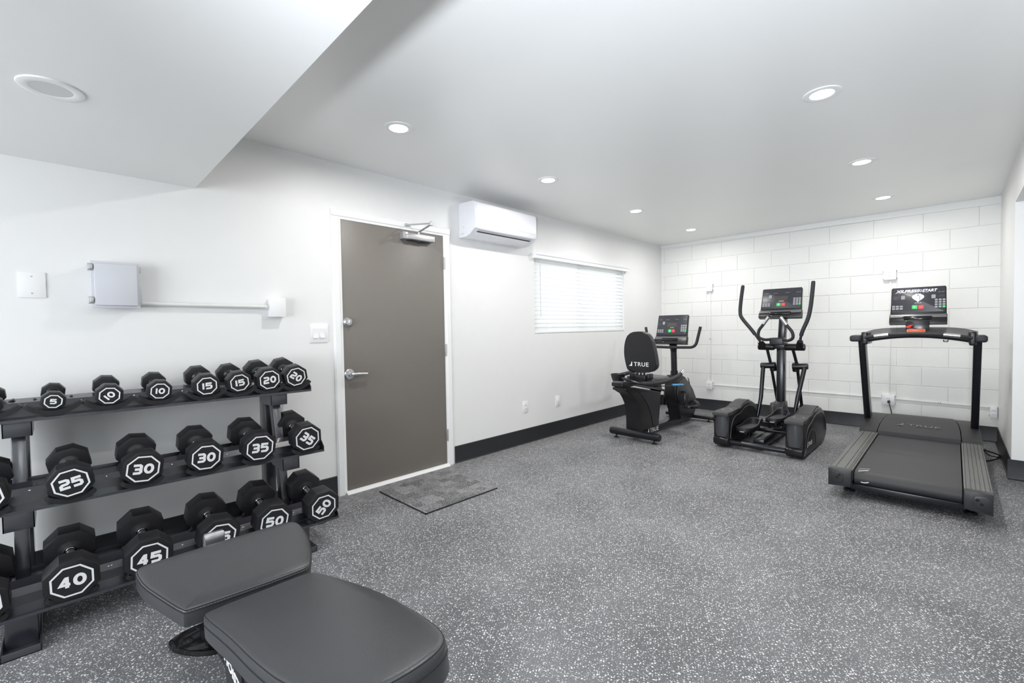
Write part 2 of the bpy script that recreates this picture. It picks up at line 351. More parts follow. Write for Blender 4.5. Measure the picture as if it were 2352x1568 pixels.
def digits(bm, s, w, h, mtx, th=0.235, depth=0.0006):
    """square shouldered numerals drawn as broad strokes, w by h in all"""
    n = len(s); adv = [0.45 if ch == '1' else 1.0 for ch in s]; gap = 0.055*w; cw = (w-gap*(n-1))/sum(adv) if n > 1 else w; x = -w/2; T = th*h
    for ch, a in zip(s, adv):
        W_ = cw*a
        for pi_, pth in enumerate(GL[ch]):
            closed = pth[-1] == 'c'; pts = [Vector((x+T/2+p[0]*(W_-T) if ch != '1' else x+W_/2, -h/2+T/2+p[1]*(h-T))) for p in pth if p != 'c']
            if closed:
                q = [tuple(p) for p in chaikin([tuple(p) for p in pts], 2)]; P = [Vector(p) for p in q]
            else: P = [Vector((p.x, p.y)) for p in fillet([V(p.x, p.y, 0) for p in pts], 0.0 if ch in '14' else 0.0, 4)]
            P = [p for i, p in enumerate(P) if i == 0 or (p-P[i-1]).length > 1e-5]
            m_ = len(P); t = B(); Lf = []; Rt = []
            for i in range(m_):
                a0 = P[i-1] if (i > 0 or closed) else None; a1 = P[(i+1) % m_] if (i < m_-1 or closed) else None
                d0 = (P[i]-a0).normalized() if a0 is not None else None; d1 = (a1-P[i]).normalized() if a1 is not None else None
                if d0 is None: d0 = d1
                if d1 is None: d1 = d0
                nn = Vector((-(d0.y+d1.y), d0.x+d1.x)); nn.normalize(); k = min(1.6, 1/max(0.45, nn.dot(Vector((-d0.y, d0.x)))))
                Lf.append(P[i]+nn*T/2*k); Rt.append(P[i]-nn*T/2*k)
            vl = [[t.verts.new((p.x, p.y, z)) for p in Lf] for z in (-depth, depth)]; vr = [[t.verts.new((p.x, p.y, z)) for p in Rt] for z in (-depth, depth)]
            for i in range(m_ if closed else m_-1):
                j = (i+1) % m_
                for q in ((vl[1][i], vr[1][i], vr[1][j], vl[1][j]), (vl[0][i], vl[0][j], vr[0][j], vr[0][i]), (vl[0][i], vl[1][i], vl[1][j], vl[0][j]), (vr[0][i], vr[0][j], vr[1][j], vr[1][i])): t.faces.new(q)
            join(bm, t, mtx @ Matrix.Translation((0, 0, 0.0002*pi_)))
        x += W_+gap
    return bm
def at(mtx, x, y, z=0, rot=0):
    return mtx @ Matrix.Translation((x, y, z)) @ Matrix.Rotation(rot, 4, 'Z')
def logo(bm, w, mtx):
    """wedge mark followed by the word TRUE, w wide in all"""
    h = w*0.19
    prism(bm, [(-w/2, -h/2), (-w*0.33, -h/2), (-w*0.33, h*0.62), (-w*0.37, h*0.5), (-w*0.39, 0.0), (-w*0.43, -h*0.2)], -0.0006, 0.0006, mtx)
    text(bm, 'TRUE', w*0.74, h, at(mtx, w*0.13, 0), bold=0.012)

# ------------------------------------------------------------------ room shell
Y0 = -2.7; XR = 5.2
bm = B(); bx(bm, (-0.15, Y0-0.15, -0.1), (XR+0.15, L+0.15, 0)); struct('floor', bm, M['floor'])
bm = B(); bx(bm, (-0.15, Y0-0.15, H), (XR+0.15, L+0.15, H+0.1)); struct('ceiling', bm, M['ceil'])
SY = 0.609; SZ = 2.079
bm = B(); bx(bm, (0.0005, Y0, SZ), (XR, SY, H-0.0005)); struct('trim_1', bm, M['ceil'], label='dropped soffit')
# left wall with the window opening
WY0, WY1, WZ0, WZ1 = 3.63, 5.47, 1.155, 1.985
bm = B()
for lo, hi in (((-0.14, Y0-0.15, 0), (0, WY0, H)), ((-0.14, WY1, 0), (0, L+0.15, H)), ((-0.14, WY0, 0), (0, WY1, WZ0)), ((-0.14, WY0, WZ1), (0, WY1, H))):
    bx(bm, lo, hi)
struct('wall_left', bm, M['wall'])
# block wall at the far end: every course and joint is relief
bm = B(); bx(bm, (-0.14, L+0.006, 0), (W+0.2, L+0.15, H))
RH = 0.2065; BL = 0.4165; z_ref = 2.172
k = -2; rows = []
z = z_ref+RH
while z > 0.0:
    rows.append((max(z-RH, 0), min(z, H))); z -= RH
for ri, (za, zb) in enumerate(rows):
    x0 = 2.978 if ri % 2 == 0 else 2.769
    while x0 > -0.5: x0 -= BL
    while x0 < W+0.1:
        xa = max(x0, 0); xb = min(x0+BL, W+0.01)
        if xb-xa > 0.02:
            g = 0.0010; dv = random.uniform(-0.0006, 0.0006); gh = 0.003
            bx(bm, (xa+(g if xa > 0 else 0), L+dv, za+gh), (xb-g, L+0.008, zb-gh), 0.0020, 1)
        x0 += BL
bx(bm, (0, L, rows[0][1]), (W+0.01, L+0.01, H))
struct('wall_back', bm, M['block'], ang=3)
# right side: short wall, header over the alcove, alcove walls
bm = B(); bx(bm, (W, 5.1, 0), (XR+0.15, L+0.15, H)); bx(bm, (W, Y0-0.15, 2.105), (W+0.16, 5.101, H))
bx(bm, (XR, Y0-0.15, 0), (XR+0.15, 5.15, H)); struct('wall_right', bm, M['wall'])
bm = B(); bx(bm, (-0.15, Y0-0.15, 0), (0.9, Y0, H)); bx(bm, (3.5, Y0-0.15, 0), (XR+0.15, Y0, H)); bx(bm, (0.9, Y0-0.15, 0), (3.5, Y0, 0.5)); bx(bm, (0.9, Y0-0.15, 2.06), (3.5, Y0, H))
struct('wall_front', bm, M['wall'])
bm = B(); bx(bm, (0.9, Y0-0.09, 0.5), (3.5, Y0-0.08, 2.06)); wf = struct('added_window', bm, M['glass'])  # unseen window, pane and frame, added to let the rear fill lamp in
bm = B()
for lo, hi in (((0.9, Y0-0.12, 0.5), (0.96, Y0-0.04, 2.06)), ((3.44, Y0-0.12, 0.5), (3.5, Y0-0.04, 2.06)), ((0.9, Y0-0.12, 0.5), (3.5, Y0-0.04, 0.56)), ((0.9, Y0-0.12, 2.0), (3.5, Y0-0.04, 2.06)), ((2.17, Y0-0.12, 0.5), (2.23, Y0-0.04, 2.06))): bx(bm, lo, hi)
struct('window_frame', bm, M['trimw'], wf)
# baseboards with a cove toe
def base(name, a, b, n, h=0.153):
    a = Vector((*a, 0)); b = Vector((*b, 0)); n = Vector((*n, 0)); bm = B()
    prof = [(0.0, 0.0), (0.0, h), (0.004, h), (0.0065, h-0.004), (0.0065, 0.016), (0.010, 0.006), (0.019, 0.002), (0.019, 0.0)]
    prism(bm, prof, 0, (b-a).length, frame(a, n, (0, 0, 1), (b-a)))
    return struct(name, bm, M['base'])
base('baseboard_left', (0, Y0), (0, 1.418), (1, 0)); base('baseboard_left_2', (0, 2.51), (0, L), (1, 0))
base('baseboard_back', (0, L), (W, L), (0, -1)); base('baseboard_right', (W, 5.1), (W, L), (-1, 0)); base('baseboard_right_2', (W-0.019, 5.1), (XR, 5.1), (0, -1))
bpy.data.objects['baseboard_left_2'].name = 'baseboard_left_door'; bpy.data.objects['baseboard_right_2'].name = 'baseboard_right_alcove'
# tapered wooden strip under the ceiling of the block wall
bm = B(); prism(bm, [(0, H-0.042), (W, H-0.076), (W, H), (0, H)], 0, 0.018, frame((0, L, 0), (1, 0, 0), (0, 0, 1), (0, -1, 0)), 0.002); struct('trim_2', bm, M['wall'])

# ------------------------------------------------------------------ door
DY0, DY1 = 1.490, 2.420
bm = B(); bx(bm, (-0.004, DY0, 0.022), (0.006, DY1, 2.040), 0.002); door = struct('door_1', bm, M['door'])
cas = [(0, 0), (0.072, 0), (0.072, 0.010), (0.060, 0.018), (0.022, 0.018), (0.016, 0.012), (0.0, 0.010)]
bm = B()
prism(bm, cas, 0, 2.0385, frame((0, DY0, 0), (0, -1, 0), (1, 0, 0), (0, 0, 1))); prism(bm, cas, 0, 2.0385, frame((0, DY1, 0), (0, 1, 0), (1, 0, 0), (0, 0, 1)))
prism(bm, cas, 0, DY1-DY0+0.144, frame((0, DY0-0.072, 2.038), (0, 0, 1), (1, 0, 0), (0, 1, 0)))
struct('trim_3', bm, M['trimw'])
bm = B(); prism(bm, [(0.0, 0), (0.040, 0), (0.036, 0.008), (0.012, 0.020), (0.0, 0.020)], DY0-0.01, DY1+0.01, frame((0, 0, 0), (1, 0, 0), (0, 0, 1), (0, 1, 0))); struct('trim_4', bm, M['trimw'])
for z in (1.80, 1.035, 0.275):
    bm = B(); bx(bm, (0.002, DY1-0.004, z-0.05), (0.010, DY1+0.018, z+0.05), 0.001); tube(bm, [(0.013, DY1+0.006, z-0.052), (0.013, DY1+0.006, z+0.052)], 0.007, 10); obj('hinge', bm, M['alum'], door)
DX = frame((0.006, 1.527, 1.283), (0, 1, 0), (0, 0, 1), (1, 0, 0))
bm = B(); lathe(bm, [(0, 0), (0.035, 0), (0.036, 0.006), (0.031, 0.016), (0.026, 0.020), (0.024, 0.026), (0.0, 0.027)], DX); dl = obj('deadbolt', bm, M['nickel'], door)
bm = B(); bx(bm, (-0.004, -0.014, 0.026), (0.004, 0.014, 0.040), 0.002, 2, DX); obj('thumb_turn', bm, M['chrome'], dl)
LX = frame((0.006, 1.530, 0.892), (0, 1, 0), (0, 0, 1), (1, 0, 0))
bm = B(); lathe(bm, [(0, 0), (0.040, 0), (0.040, 0.006), (0.034, 0.012), (0.016, 0.014), (0.014, 0.035), (0.0, 0.036)], LX)
dh = obj('door_handle', bm, M['nickel'], door)
bm = B(); tube(bm, smooth_path([(0, 0, 0.04), (0.03, 0.002, 0.045), (0.08, 0.0, 0.043), (0.125, -0.004, 0.040)], 5), [0.012]*8+[0.010]*8, 12, flat=0.9); bmesh.ops.transform(bm, matrix=LX, verts=bm.verts); obj('lever', bm, M['nickel'], dh)
# overhead closer is screwed to door and frame
cl = thing('door_closer', 'silver hydraulic door closer with folding arm at the top of the taupe door', 'door closer', (0.03, 2.14, 1.95))
bm = B(); bx(bm, (0.006, 1.995, 1.958), (0.062, 2.295, 2.006), 0.004); bx(bm, (0.006, 1.985, 1.955), (0.064, 2.03, 2.010), 0.003); obj('body', bm, M['alum'], cl)
bm = B(); lathe(bm, [(0.017, 0), (0.016, -0.012), (0.008, -0.02), (0, -0.021)], Matrix.Translation((0.035, 2.15, 1.958))); prism(bm, [(0.008, 2.05), (0.06, 2.07), (0.06, 2.22), (0.008, 2.26)], 1.950, 1.958, None, 0.002); obj('mounting_plate', bm, M['gplastic'], cl)
bm = B(); lathe(bm, [(0.010, 0), (0.010, 0.028), (0, 0.03)], Matrix.Translation((0.035, 2.15, 2.005))); rtube(bm, (0.035, 2.15, 2.030), (0.236, 2.135, 2.058), 0.02, 0.006, (0, 1, 0), 0.002); obj('arm', bm, M['alum'], cl)
bm = B(); tube(bm, [(0.236, 2.135, 2.066), (0.03, 2.050, 2.077)], 0.0055, 8); lathe(bm, [(0.013, -0.012), (0.013, 0.014), (0.006, 0.02), (0, 0.02)], Matrix.Translation((0.236, 2.135, 2.060))); bx(bm, (0.018, 2.025, 2.066), (0.034, 2.075, 2.086), 0.002); obj('link_rod', bm, M['alum'], cl)

# ------------------------------------------------------------------ window and blind
bm = B(); bx(bm, (-0.100, WY0, WZ0), (-0.094, WY1, WZ1)); wn = struct('window_1', bm, M['glass'])
bm = B(); f = 0.045
for lo, hi in (((WY0, WZ0), (WY0+f, WZ1)), ((WY1-f, WZ0), (WY1, WZ1)), ((WY0, WZ0), (WY1, WZ0+f)), ((WY0, WZ1-f), (WY1, WZ1)), (((WY0+WY1)/2-0.025, WZ0), ((WY0+WY1)/2+0.025, WZ1))):
    bx(bm, (-0.118, lo[0], lo[1]), (-0.078, hi[0], hi[1]), 0.003)
struct('window_frame', bm, M['trimw'], wn)
bl = thing('window_blind', 'white horizontal slat blind filling the window over the two wall plates', 'window blind', (-0.02, (WY0+WY1)/2, WZ0))
bm = B(); prism(bm, [(0, 0), (0.052, 0), (0.052, 0.030), (0.060, 0.040), (0.060, 0.060), (0.0, 0.060)], WY0-0.03, WY1+0.055, frame((0.001, 0, WZ1-0.022), (1, 0, 0), (0, 0, 1), (0, 1, 0)), 0.001); obj('valance', bm, M['trimw'], bl)
bm = B(); n = 17
for i in range(n):
    z = WZ0+0.050+i*(WZ1-WZ0-0.09)/(n-1); t = B(); a = []
    for q in range(6):
        s = -0.025+0.05*q/5; a.append((s, 0.0035*(1-(s/0.025)**2)))
    for yy in (WY0+0.006, WY1-0.006):
        for s, hh in a: t.verts.new((s, yy, hh))
    t.verts.ensure_lookup_table()
    for q in range(5): t.faces.new((t.verts[q], t.verts[q+1], t.verts[q+7], t.verts[q+6]))
    bmesh.ops.solidify(t, geom=t.faces[:], thickness=0.002)
    join(bm, t, Matrix.Translation((-0.022, 0, z)) @ Matrix.Rotation(math.radians(63), 4, 'Y'))
obj('slats', bm, M['slat'], bl)
bm = B(); bx(bm, (-0.046, WY0+0.006, WZ0+0.004), (0.004, WY1-0.006, WZ0+0.026), 0.003); obj('bottom_rail', bm, M['trimw'], bl)
bm = B()
for q in range(4):
    yy = WY0+0.2+q*(WY1-WY0-0.4)/3
    bm = B()
    for xx in (-0.045, 0.003): tube(bm, [(xx, yy, WZ0+0.02), (xx, yy, WZ1-0.02)], 0.0011, 5)
    obj('ladder_cord', bm, M['cond'], bl)
bm = B(); tube(bm, [(0.016, 3.71, 1.96), (0.02, 3.708, 1.335)], 0.0035, 8); obj('tilt_wand', bm, M['acg'], bl)

# ------------------------------------------------------------------ ceiling fixtures
def downlight(x, y, z, lit, label, group=None):
    t = thing('recessed_light', label, 'ceiling light', (x, y, z), 0, group, local=True)
    bm = B(); lathe(bm, [(0.055, -0.001), (0.056, -0.004), (0.072, -0.007), (0.086, -0.004), (0.088, 0.0)], None, 40); obj('trim_ring', bm, M['trimw'], t)
    bm = B(); lathe(bm, [(0, -0.0035), (0.056, -0.0035), (0.056, -0.001), (0, -0.001)], None, 40); obj('lens', bm, M['lens'] if lit else M['lensoff'], t)
    return t
labs = ['lit round downlight nearest the dropped soffit, door wall row', 'second lit downlight from the soffit, door wall row, beside the air conditioner',
        'third lit downlight from the soffit, door wall row, level with the window', 'lit downlight nearest the block wall corner, last of the door wall row',
        'lit downlight above the photographer in the row over the treadmill side', 'largest oval looking lit downlight, nearest of the row leading to the treadmill', 'middle lit downlight of the three leading to the treadmill', 'lit downlight just above the treadmill, farthest of the right hand row']
for (x, y), lb in zip(SPOTS, labs): downlight(x, y, H, True, lb, 'lit recessed downlights in the ceiling')
downlight(0.968, 0.017, SZ, False, 'unlit white recessed light in the lowered soffit over the dumbbell rack')

# ------------------------------------------------------------------ things on the walls
acu = thing('air_conditioner', 'white wall mounted split air conditioner between the door and the window', 'air conditioner', (0.1, 3.01, 2.04))
AY0, AY1 = 2.606, 3.415
body = [(0.0, 2.045), (0.0, 2.352), (0.03, 2.356), (0.205, 2.346), (0.226, 2.330), (0.232, 2.30), (0.232, 2.135), (0.222, 2.108), (0.155, 2.062), (0.10, 2.045)]
bm = B(); prism(bm, body, AY0, AY1, frame((0, 0, 0), (1, 0, 0), (0, 0, 1), (0, 1, 0)), 0.006, 3); obj('casing', bm, M['ac'], acu)
bm = B(); prism(bm, [(0.2345, 2.15), (0.236, 2.16), (0.236, 2.31), (0.2345, 2.318)], AY0+0.012, AY1-0.012, frame((0, 0, 0), (1, 0, 0), (0, 0, 1), (0, 1, 0))); obj('front_panel', bm, M['ac'], acu)
nx = Vector((0.155-0.222, 0, 2.062-2.108)).normalized(); FN = frame((0.222, 0, 2.108), nx, (0, 1, 0), nx.cross(V(0, 1, 0)))
sgn = 1 if nx.cross(V(0, 1, 0)).x > 0 else -1
bm = B(); bx(bm, (0.006, AY0+0.05, -0.001), (0.034, AY1-0.05, 0.004*sgn), 0.001, 1, FN); obj('louvre', bm, M['acg'], acu)
bm = B(); bx(bm, (0.038, AY0+0.055, -0.001), (0.046, AY1-0.055, 0.0035*sgn), 0, 1, FN); obj('air_slot', bm, M['dark'], acu)
bm = B(); bx(bm, (0.052, AY0+0.055, -0.001), (0.075, AY1-0.075, 0.0035*sgn), 0, 1, FN); obj('outlet_vane', bm, M['ac'], acu)
S = frame((0, AY0-0.0005, 0), (1, 0, 0), (0, 0, 1), (0, -1, 0))
for px, pz in ((0.07, 2.13), (0.03, 2.075), (0.055, 2.075), (0.07, 2.075)):
    bm = B(); lathe(bm, [(0.006, 0), (0.006, 0.0008), (0.004, 0.0008), (0.004, 0)], S @ Matrix.Translation((px, pz, 0)), 12); obj('side_mark', bm, M['acg'], acu)
bm = B(); prism(bm, [(2.690, 2.168), (2.700, 2.168), (2.695, 2.178)], 0.2355, 0.2365, YZ); obj('brand_mark', bm, M['acg'], acu)

e = thing('electrical_enclosure', 'grey plastic electrical box with clear latches on the wall above the dumbbell rack', 'electrical box', (0.04, 0.235, 1.365))
bm = B(); bx(bm, (0, 0.140, 1.362), (0.072, 0.322, 1.592), 0.006); obj('back_box', bm, M['pvc'], e)
bm = B(); bx(bm, (0.070, 0.134, 1.356), (0.078, 0.328, 1.598), 0.003); bx(bm, (0.076, 0.146, 1.368), (0.092, 0.318, 1.586), 0.006); obj('lid', bm, M['pvc'], e)
for z in (1.565, 1.395):
    bm = B(); bx(bm, (0.045, 0.122, z-0.018), (0.088, 0.137, z+0.018), 0.003); bx(bm, (0.05, 0.128, z-0.012), (0.094, 0.142, z+0.012), 0.002); obj('latch', bm, M['alum'], e)
for z, hh in ((1.565, 0.016), (1.43, 0.045)):
    bm = B(); bx(bm, (0.040, 0.324, z-hh), (0.070, 0.338, z+hh), 0.002); obj('hinge', bm, M['pvc'], e)
j = thing('junction_box', 'small white surface box at the right end of the pipe beside the door', 'junction box', (0.03, 1.035, 1.318))
bm = B(); bx(bm, (0, 0.985, 1.318), (0.050, 1.078, 1.440), 0.004); obj('back_box', bm, M['plastic_white'], j)
bm = B(); bx(bm, (0.050, 0.983, 1.316), (0.055, 1.080, 1.442), 0.002); obj('cover', bm, M['plastic_white'], j)
bm = B(); tube(bm, [(0.020, 0.322, 1.385), (0.020, 0.985, 1.382)], 0.0115, 14); tube(bm, [(0.020, 0.960, 1.382), (0.020, 0.985, 1.382)], 0.015, 14)
tag(obj('conduit', bm, M['cond'], None), 'white round pipe running from the grey electrical box to the small white box', 'pipe')
def plate(name, label, cat, y, z, w, h, kind, face='left', x=None, d=0.006, group=None):
    if face == 'left': F = frame((0.0, y, z), (0, 1, 0), (0, 0, 1), (1, 0, 0))
    else: F = frame((x, L-0.0, z), (1, 0, 0), (0, 0, 1), (0, -1, 0))
    t = thing(name, label, cat, F.translation, 0, group)
    bm = B(); prism(bm, rrect(w, h, 0.004), 0, d, F, 0.0015); obj('cover_plate', bm, M['plastic_white'], t)
    if kind == 'switch':
        for s in (-1, 1):
            bm = B(); prism(bm, [(-0.033, 0.0), (0.033, 0.0), (0.033, 0.004), (0, 0.0015), (-0.033, 0.009)], -0.0165, 0.0165, F @ frame((s*0.0235, 0, d-0.001), (0, 1, 0), (0, 0, 1), (1, 0, 0)), 0.0006); obj('rocker', bm, M['plastic_white'], t)
    if kind == 'blank':
        for s in (-1, 1):
            bm = B(); lathe(bm, [(0.004, 0), (0.0038, 0.0012), (0, 0.0014)], at(F, 0, s*h*0.33, d), 10); obj('screw', bm, M['alum'], t)
    if kind == 'outlet':
        for s in (-1, 1):
            bm = B(); prism(bm, rrect(0.034, 0.026, 0.008, 4, 0, s*0.019), 0, d+0.0015, F, 0.0008); soc = obj('socket', bm, M['plastic_white'], t)
            bm = B()
            for q in (-1, 1): bx(bm, (q*0.007-0.001, s*0.019-0.004, d+0.001), (q*0.007+0.001, s*0.019+0.005, d+0.0022), 0, 1, F)
            obj('slots', bm, M['gplastic'], soc)
    if kind == 'decora':
        bm = B(); prism(bm, rrect(0.034, 0.067, 0.003), 0, d+0.002, F, 0.001); obj('insert', bm, M['plastic_white'], t)
    return t
plate('blank_plate', 'blank white double wall plate left of the grey electrical box', 'wall plate', -0.075, 1.466, 0.095, 0.125, 'blank')
plate('light_switch', 'white double rocker light switch between the pipe box and the door frame', 'light switch', 1.315, 1.203, 0.128, 0.130, 'switch')
plate('wall_outlet', 'white wall outlet low beside the door, nearer the door than the blank plate', 'outlet', 3.456, 0.385, 0.075, 0.118, 'outlet')
plate('wall_outlet', 'white plate low on the wall under the window blind', 'wall plate', 4.00, 0.377, 0.075, 0.118, 'decora')
def surf(label, x, z, w=0.108, h=0.112, kind='outlet', dd=0.042, group=None):
    t = plate('surface_outlet_box', label, 'outlet box', None, z, w, h, kind, 'back', x, dd, group)
    for sx in (-1, 1):
        for sz in (-1, 1):
            bm = B(); lathe(bm, [(0.006, 0), (0.006, 0.018), (0.003, 0.02)], frame((x+sx*w*0.52, L, z+sz*h*0.36), (1, 0, 0), (0, 0, 1), (0, -1, 0)), 10); obj('mounting_lug', bm, M['alum'], t)
    return t
surf('white outlet box high on the block wall behind the recumbent bike', 0.738, 1.750, 0.085, 0.105)
surf('white outlet box low on the block wall right behind the recumbent bike', 0.735, 0.358, 0.085, 0.108)
surf('white outlet box high on the block wall above the treadmill console', 2.708, 1.746)
surf('white outlet box low on the block wall behind the treadmill, with the plugged in cord', 2.704, 0.348)
surf('white outlet box in the right corner of the block wall, just above the baseboard', 3.512, 0.306, 0.05, 0.112)
def raceway(label, pts, clips, w=0.013):
    bm = B()
    for a, b in zip(pts, pts[1:]): rtube(bm, a, b, w, w, (0, 1, 0), 0.003)
    o = obj('cable_raceway', bm, M['wall'], None); tag(o, label, 'cable raceway', 'painted raceways on the block wall')
    for c in clips:
        bm = B(); bx(bm, (c[0]-0.012, c[1]-0.009, c[2]-0.008), (c[0]+0.012, c[1]+0.003, c[2]+0.008), 0.002); obj('clip', bm, M['alum'], o)
yb = L-0.008
raceway('vertical white raceway up the block wall between the two outlet boxes behind the bike', [(0.743, yb, 0.41), (0.743, yb, 1.70)], [(0.743, yb, 1.02)])
raceway('vertical white raceway up the block wall between the outlet boxes behind the treadmill', [(2.713, yb, 0.40), (2.713, yb, 1.69)], [])
raceway('long horizontal white raceway low on the block wall, from bike to treadmill', [(0.785, yb, 0.366), (2.65, yb, 0.366)], [(1.45, yb, 0.366)])
raceway('short horizontal white raceway low on the block wall, from treadmill to right corner', [(2.76, yb, 0.362), (3.49, yb, 0.346)], [(3.12, yb, 0.356)])

# ------------------------------------------------------------------ door mat
bm = B(); bx(bm, (0.157, 1.672, 0.0005), (0.757, 2.32, 0.009), 0.002)
mo = obj('door_mat', bm, M['carpet'], None); tag(mo, 'square grey patterned carpet tile on the floor in front of the door', 'mat')
bm = B()
for lo, hi in (((0.157, 1.668, 0), (0.762, 1.674, 0.0085)), ((0.754, 1.668, 0), (0.762, 2.32, 0.0085))): bx(bm, lo, hi)
obj('rubber_edge', bm, M['base'], mo)

# ------------------------------------------------------------------ dumbbell rack
RY0, RY1 = -0.42, 1.105
rack = thing('dumbbell_rack', 'black three tier steel dumbbell rack against the wall left of the door', 'dumbbell rack', (0.35, 0.35, 0))
SHELF = {'top': (0.371, 0.857), 'middle': (0.541, 0.510), 'bottom': (0.714, 0.155)}
for nm, (xl, zl) in SHELF.items():
    pr = [(0.0, -0.012), (0.0, 0.0), (-0.104, -0.001), (-0.108, 0.036), (-0.129, 0.060), (-0.184, 0.074), (-0.206, 0.066), (-0.222, 0.024), (-0.335, 0.042), (-0.338, 0.060)]
    pr = [(xl+a, zl+b) for a, b in pr]
    bm = B(); sheet(bm, pr, RY0, RY1, 0.003); sh = obj('shelf', bm, M['rack'], rack)
    for yy, s in ((RY1, 1), (RY0, -1)):
        bm = B(); prism(bm, [(xl, zl-0.012), (xl, zl+0.02), (xl-0.03, zl+0.05), (xl-0.129, zl+0.062), (xl-0.184, zl+0.078), (xl-0.338, zl+0.06), (xl-0.335, zl+0.038), (xl-0.222, zl+0.01), (xl-0.1, zl-0.008)], -0.002, 0.002, frame((0, yy, 0), (1, 0, 0), (0, 0, 1), (0, -1, 0))); obj('end_plate', bm, M['rack'], sh)
FC = [-0.130, 0.925]
for yc in FC:
    bm = B(); bx(bm, (0.07, yc-0.028, 0.012), (0.17, yc+0.028, 0.875), 0.004); obj('upright', bm, M['rack'], rack)
    bm = B(); rtube(bm, (0.425, yc, 0.03), (0.255, yc, 0.84), 0.045, 0.06, (0, 1, 0), 0.004); obj('front_post', bm, M['rack'], rack)
    bm = B(); sheet(bm, [(0.05, 0.0), (0.05, 0.012)], yc-0.05, yc+0.05); bx(bm, (0.05, yc-0.055, 0), (0.720, yc+0.055, 0.006), 0.002); bx(bm, (0.05, yc-0.055, 0), (0.72, yc-0.049, 0.030), 0.002); bx(bm, (0.05, yc+0.049, 0), (0.72, yc+0.055, 0.030), 0.002); bx(bm, (0.714, yc-0.055, 0), (0.72, yc+0.055, 0.030), 0.002); obj('foot', bm, M['rack'], rack)
    bm = B(); bx(bm, (0.600, yc-0.045, 0.006), (0.640, yc+0.045, 0.140), 0.003); bx(bm, (0.16, yc-0.03, 0.02), (0.62, yc+0.03, 0.075), 0.004); obj('base_support', bm, M['rack'], rack)
    for nm, x0, x1, z0, z1 in (('top', 0.15, 0.350, 0.780, 0.848), ('middle', 0.33, 0.520, 0.425, 0.500)):
        bm = B(); prism(bm, [(x0, z1-0.01), (x1, z1), (x1, z0), (x1-0.012, z0), (x0, z1-0.07)], yc-0.045, yc-0.041, frame((0, 0, 0), (1, 0, 0), (0, 0, 1), (0, 1, 0))); prism(bm, [(x0, z1-0.01), (x1, z1), (x1, z0), (x1-0.012, z0), (x0, z1-0.07)], yc+0.041, yc+0.045, frame((0, 0, 0), (1, 0, 0), (0, 0, 1), (0, 1, 0)))
        bx(bm, (x1-0.006, yc-0.045, z0), (x1, yc+0.045, z1), 0.001); bx(bm, (x0, yc-0.03, z1-0.05), (x1-0.005, yc+0.03, z1-0.008)); obj('bracket', bm, M['rack'], rack)
# round headed bolts along the ledge of each shelf
for nm, ys in (('top', (0.075, 0.27, 0.47, 0.64, 0.80, 0.95)), ('middle', (-0.1, 0.145, 0.39, 0.63, 0.88)), ('bottom', (0.13, 0.14, 0.395, 0.65, 0.655, 0.90))):
    xl, zl = SHELF[nm]
    for y in ys:
        bm = B(); lathe(bm, [(0.004, 0), (0.0038, 0.002), (0.002, 0.0035), (0, 0.004)], frame((xl-0.118, y, zl+0.048), (0, 1, 0), (-0.66, 0, 0.75), (0.75, 0, 0.66)), 10); obj('bolt', bm, M['chrome'], rack)

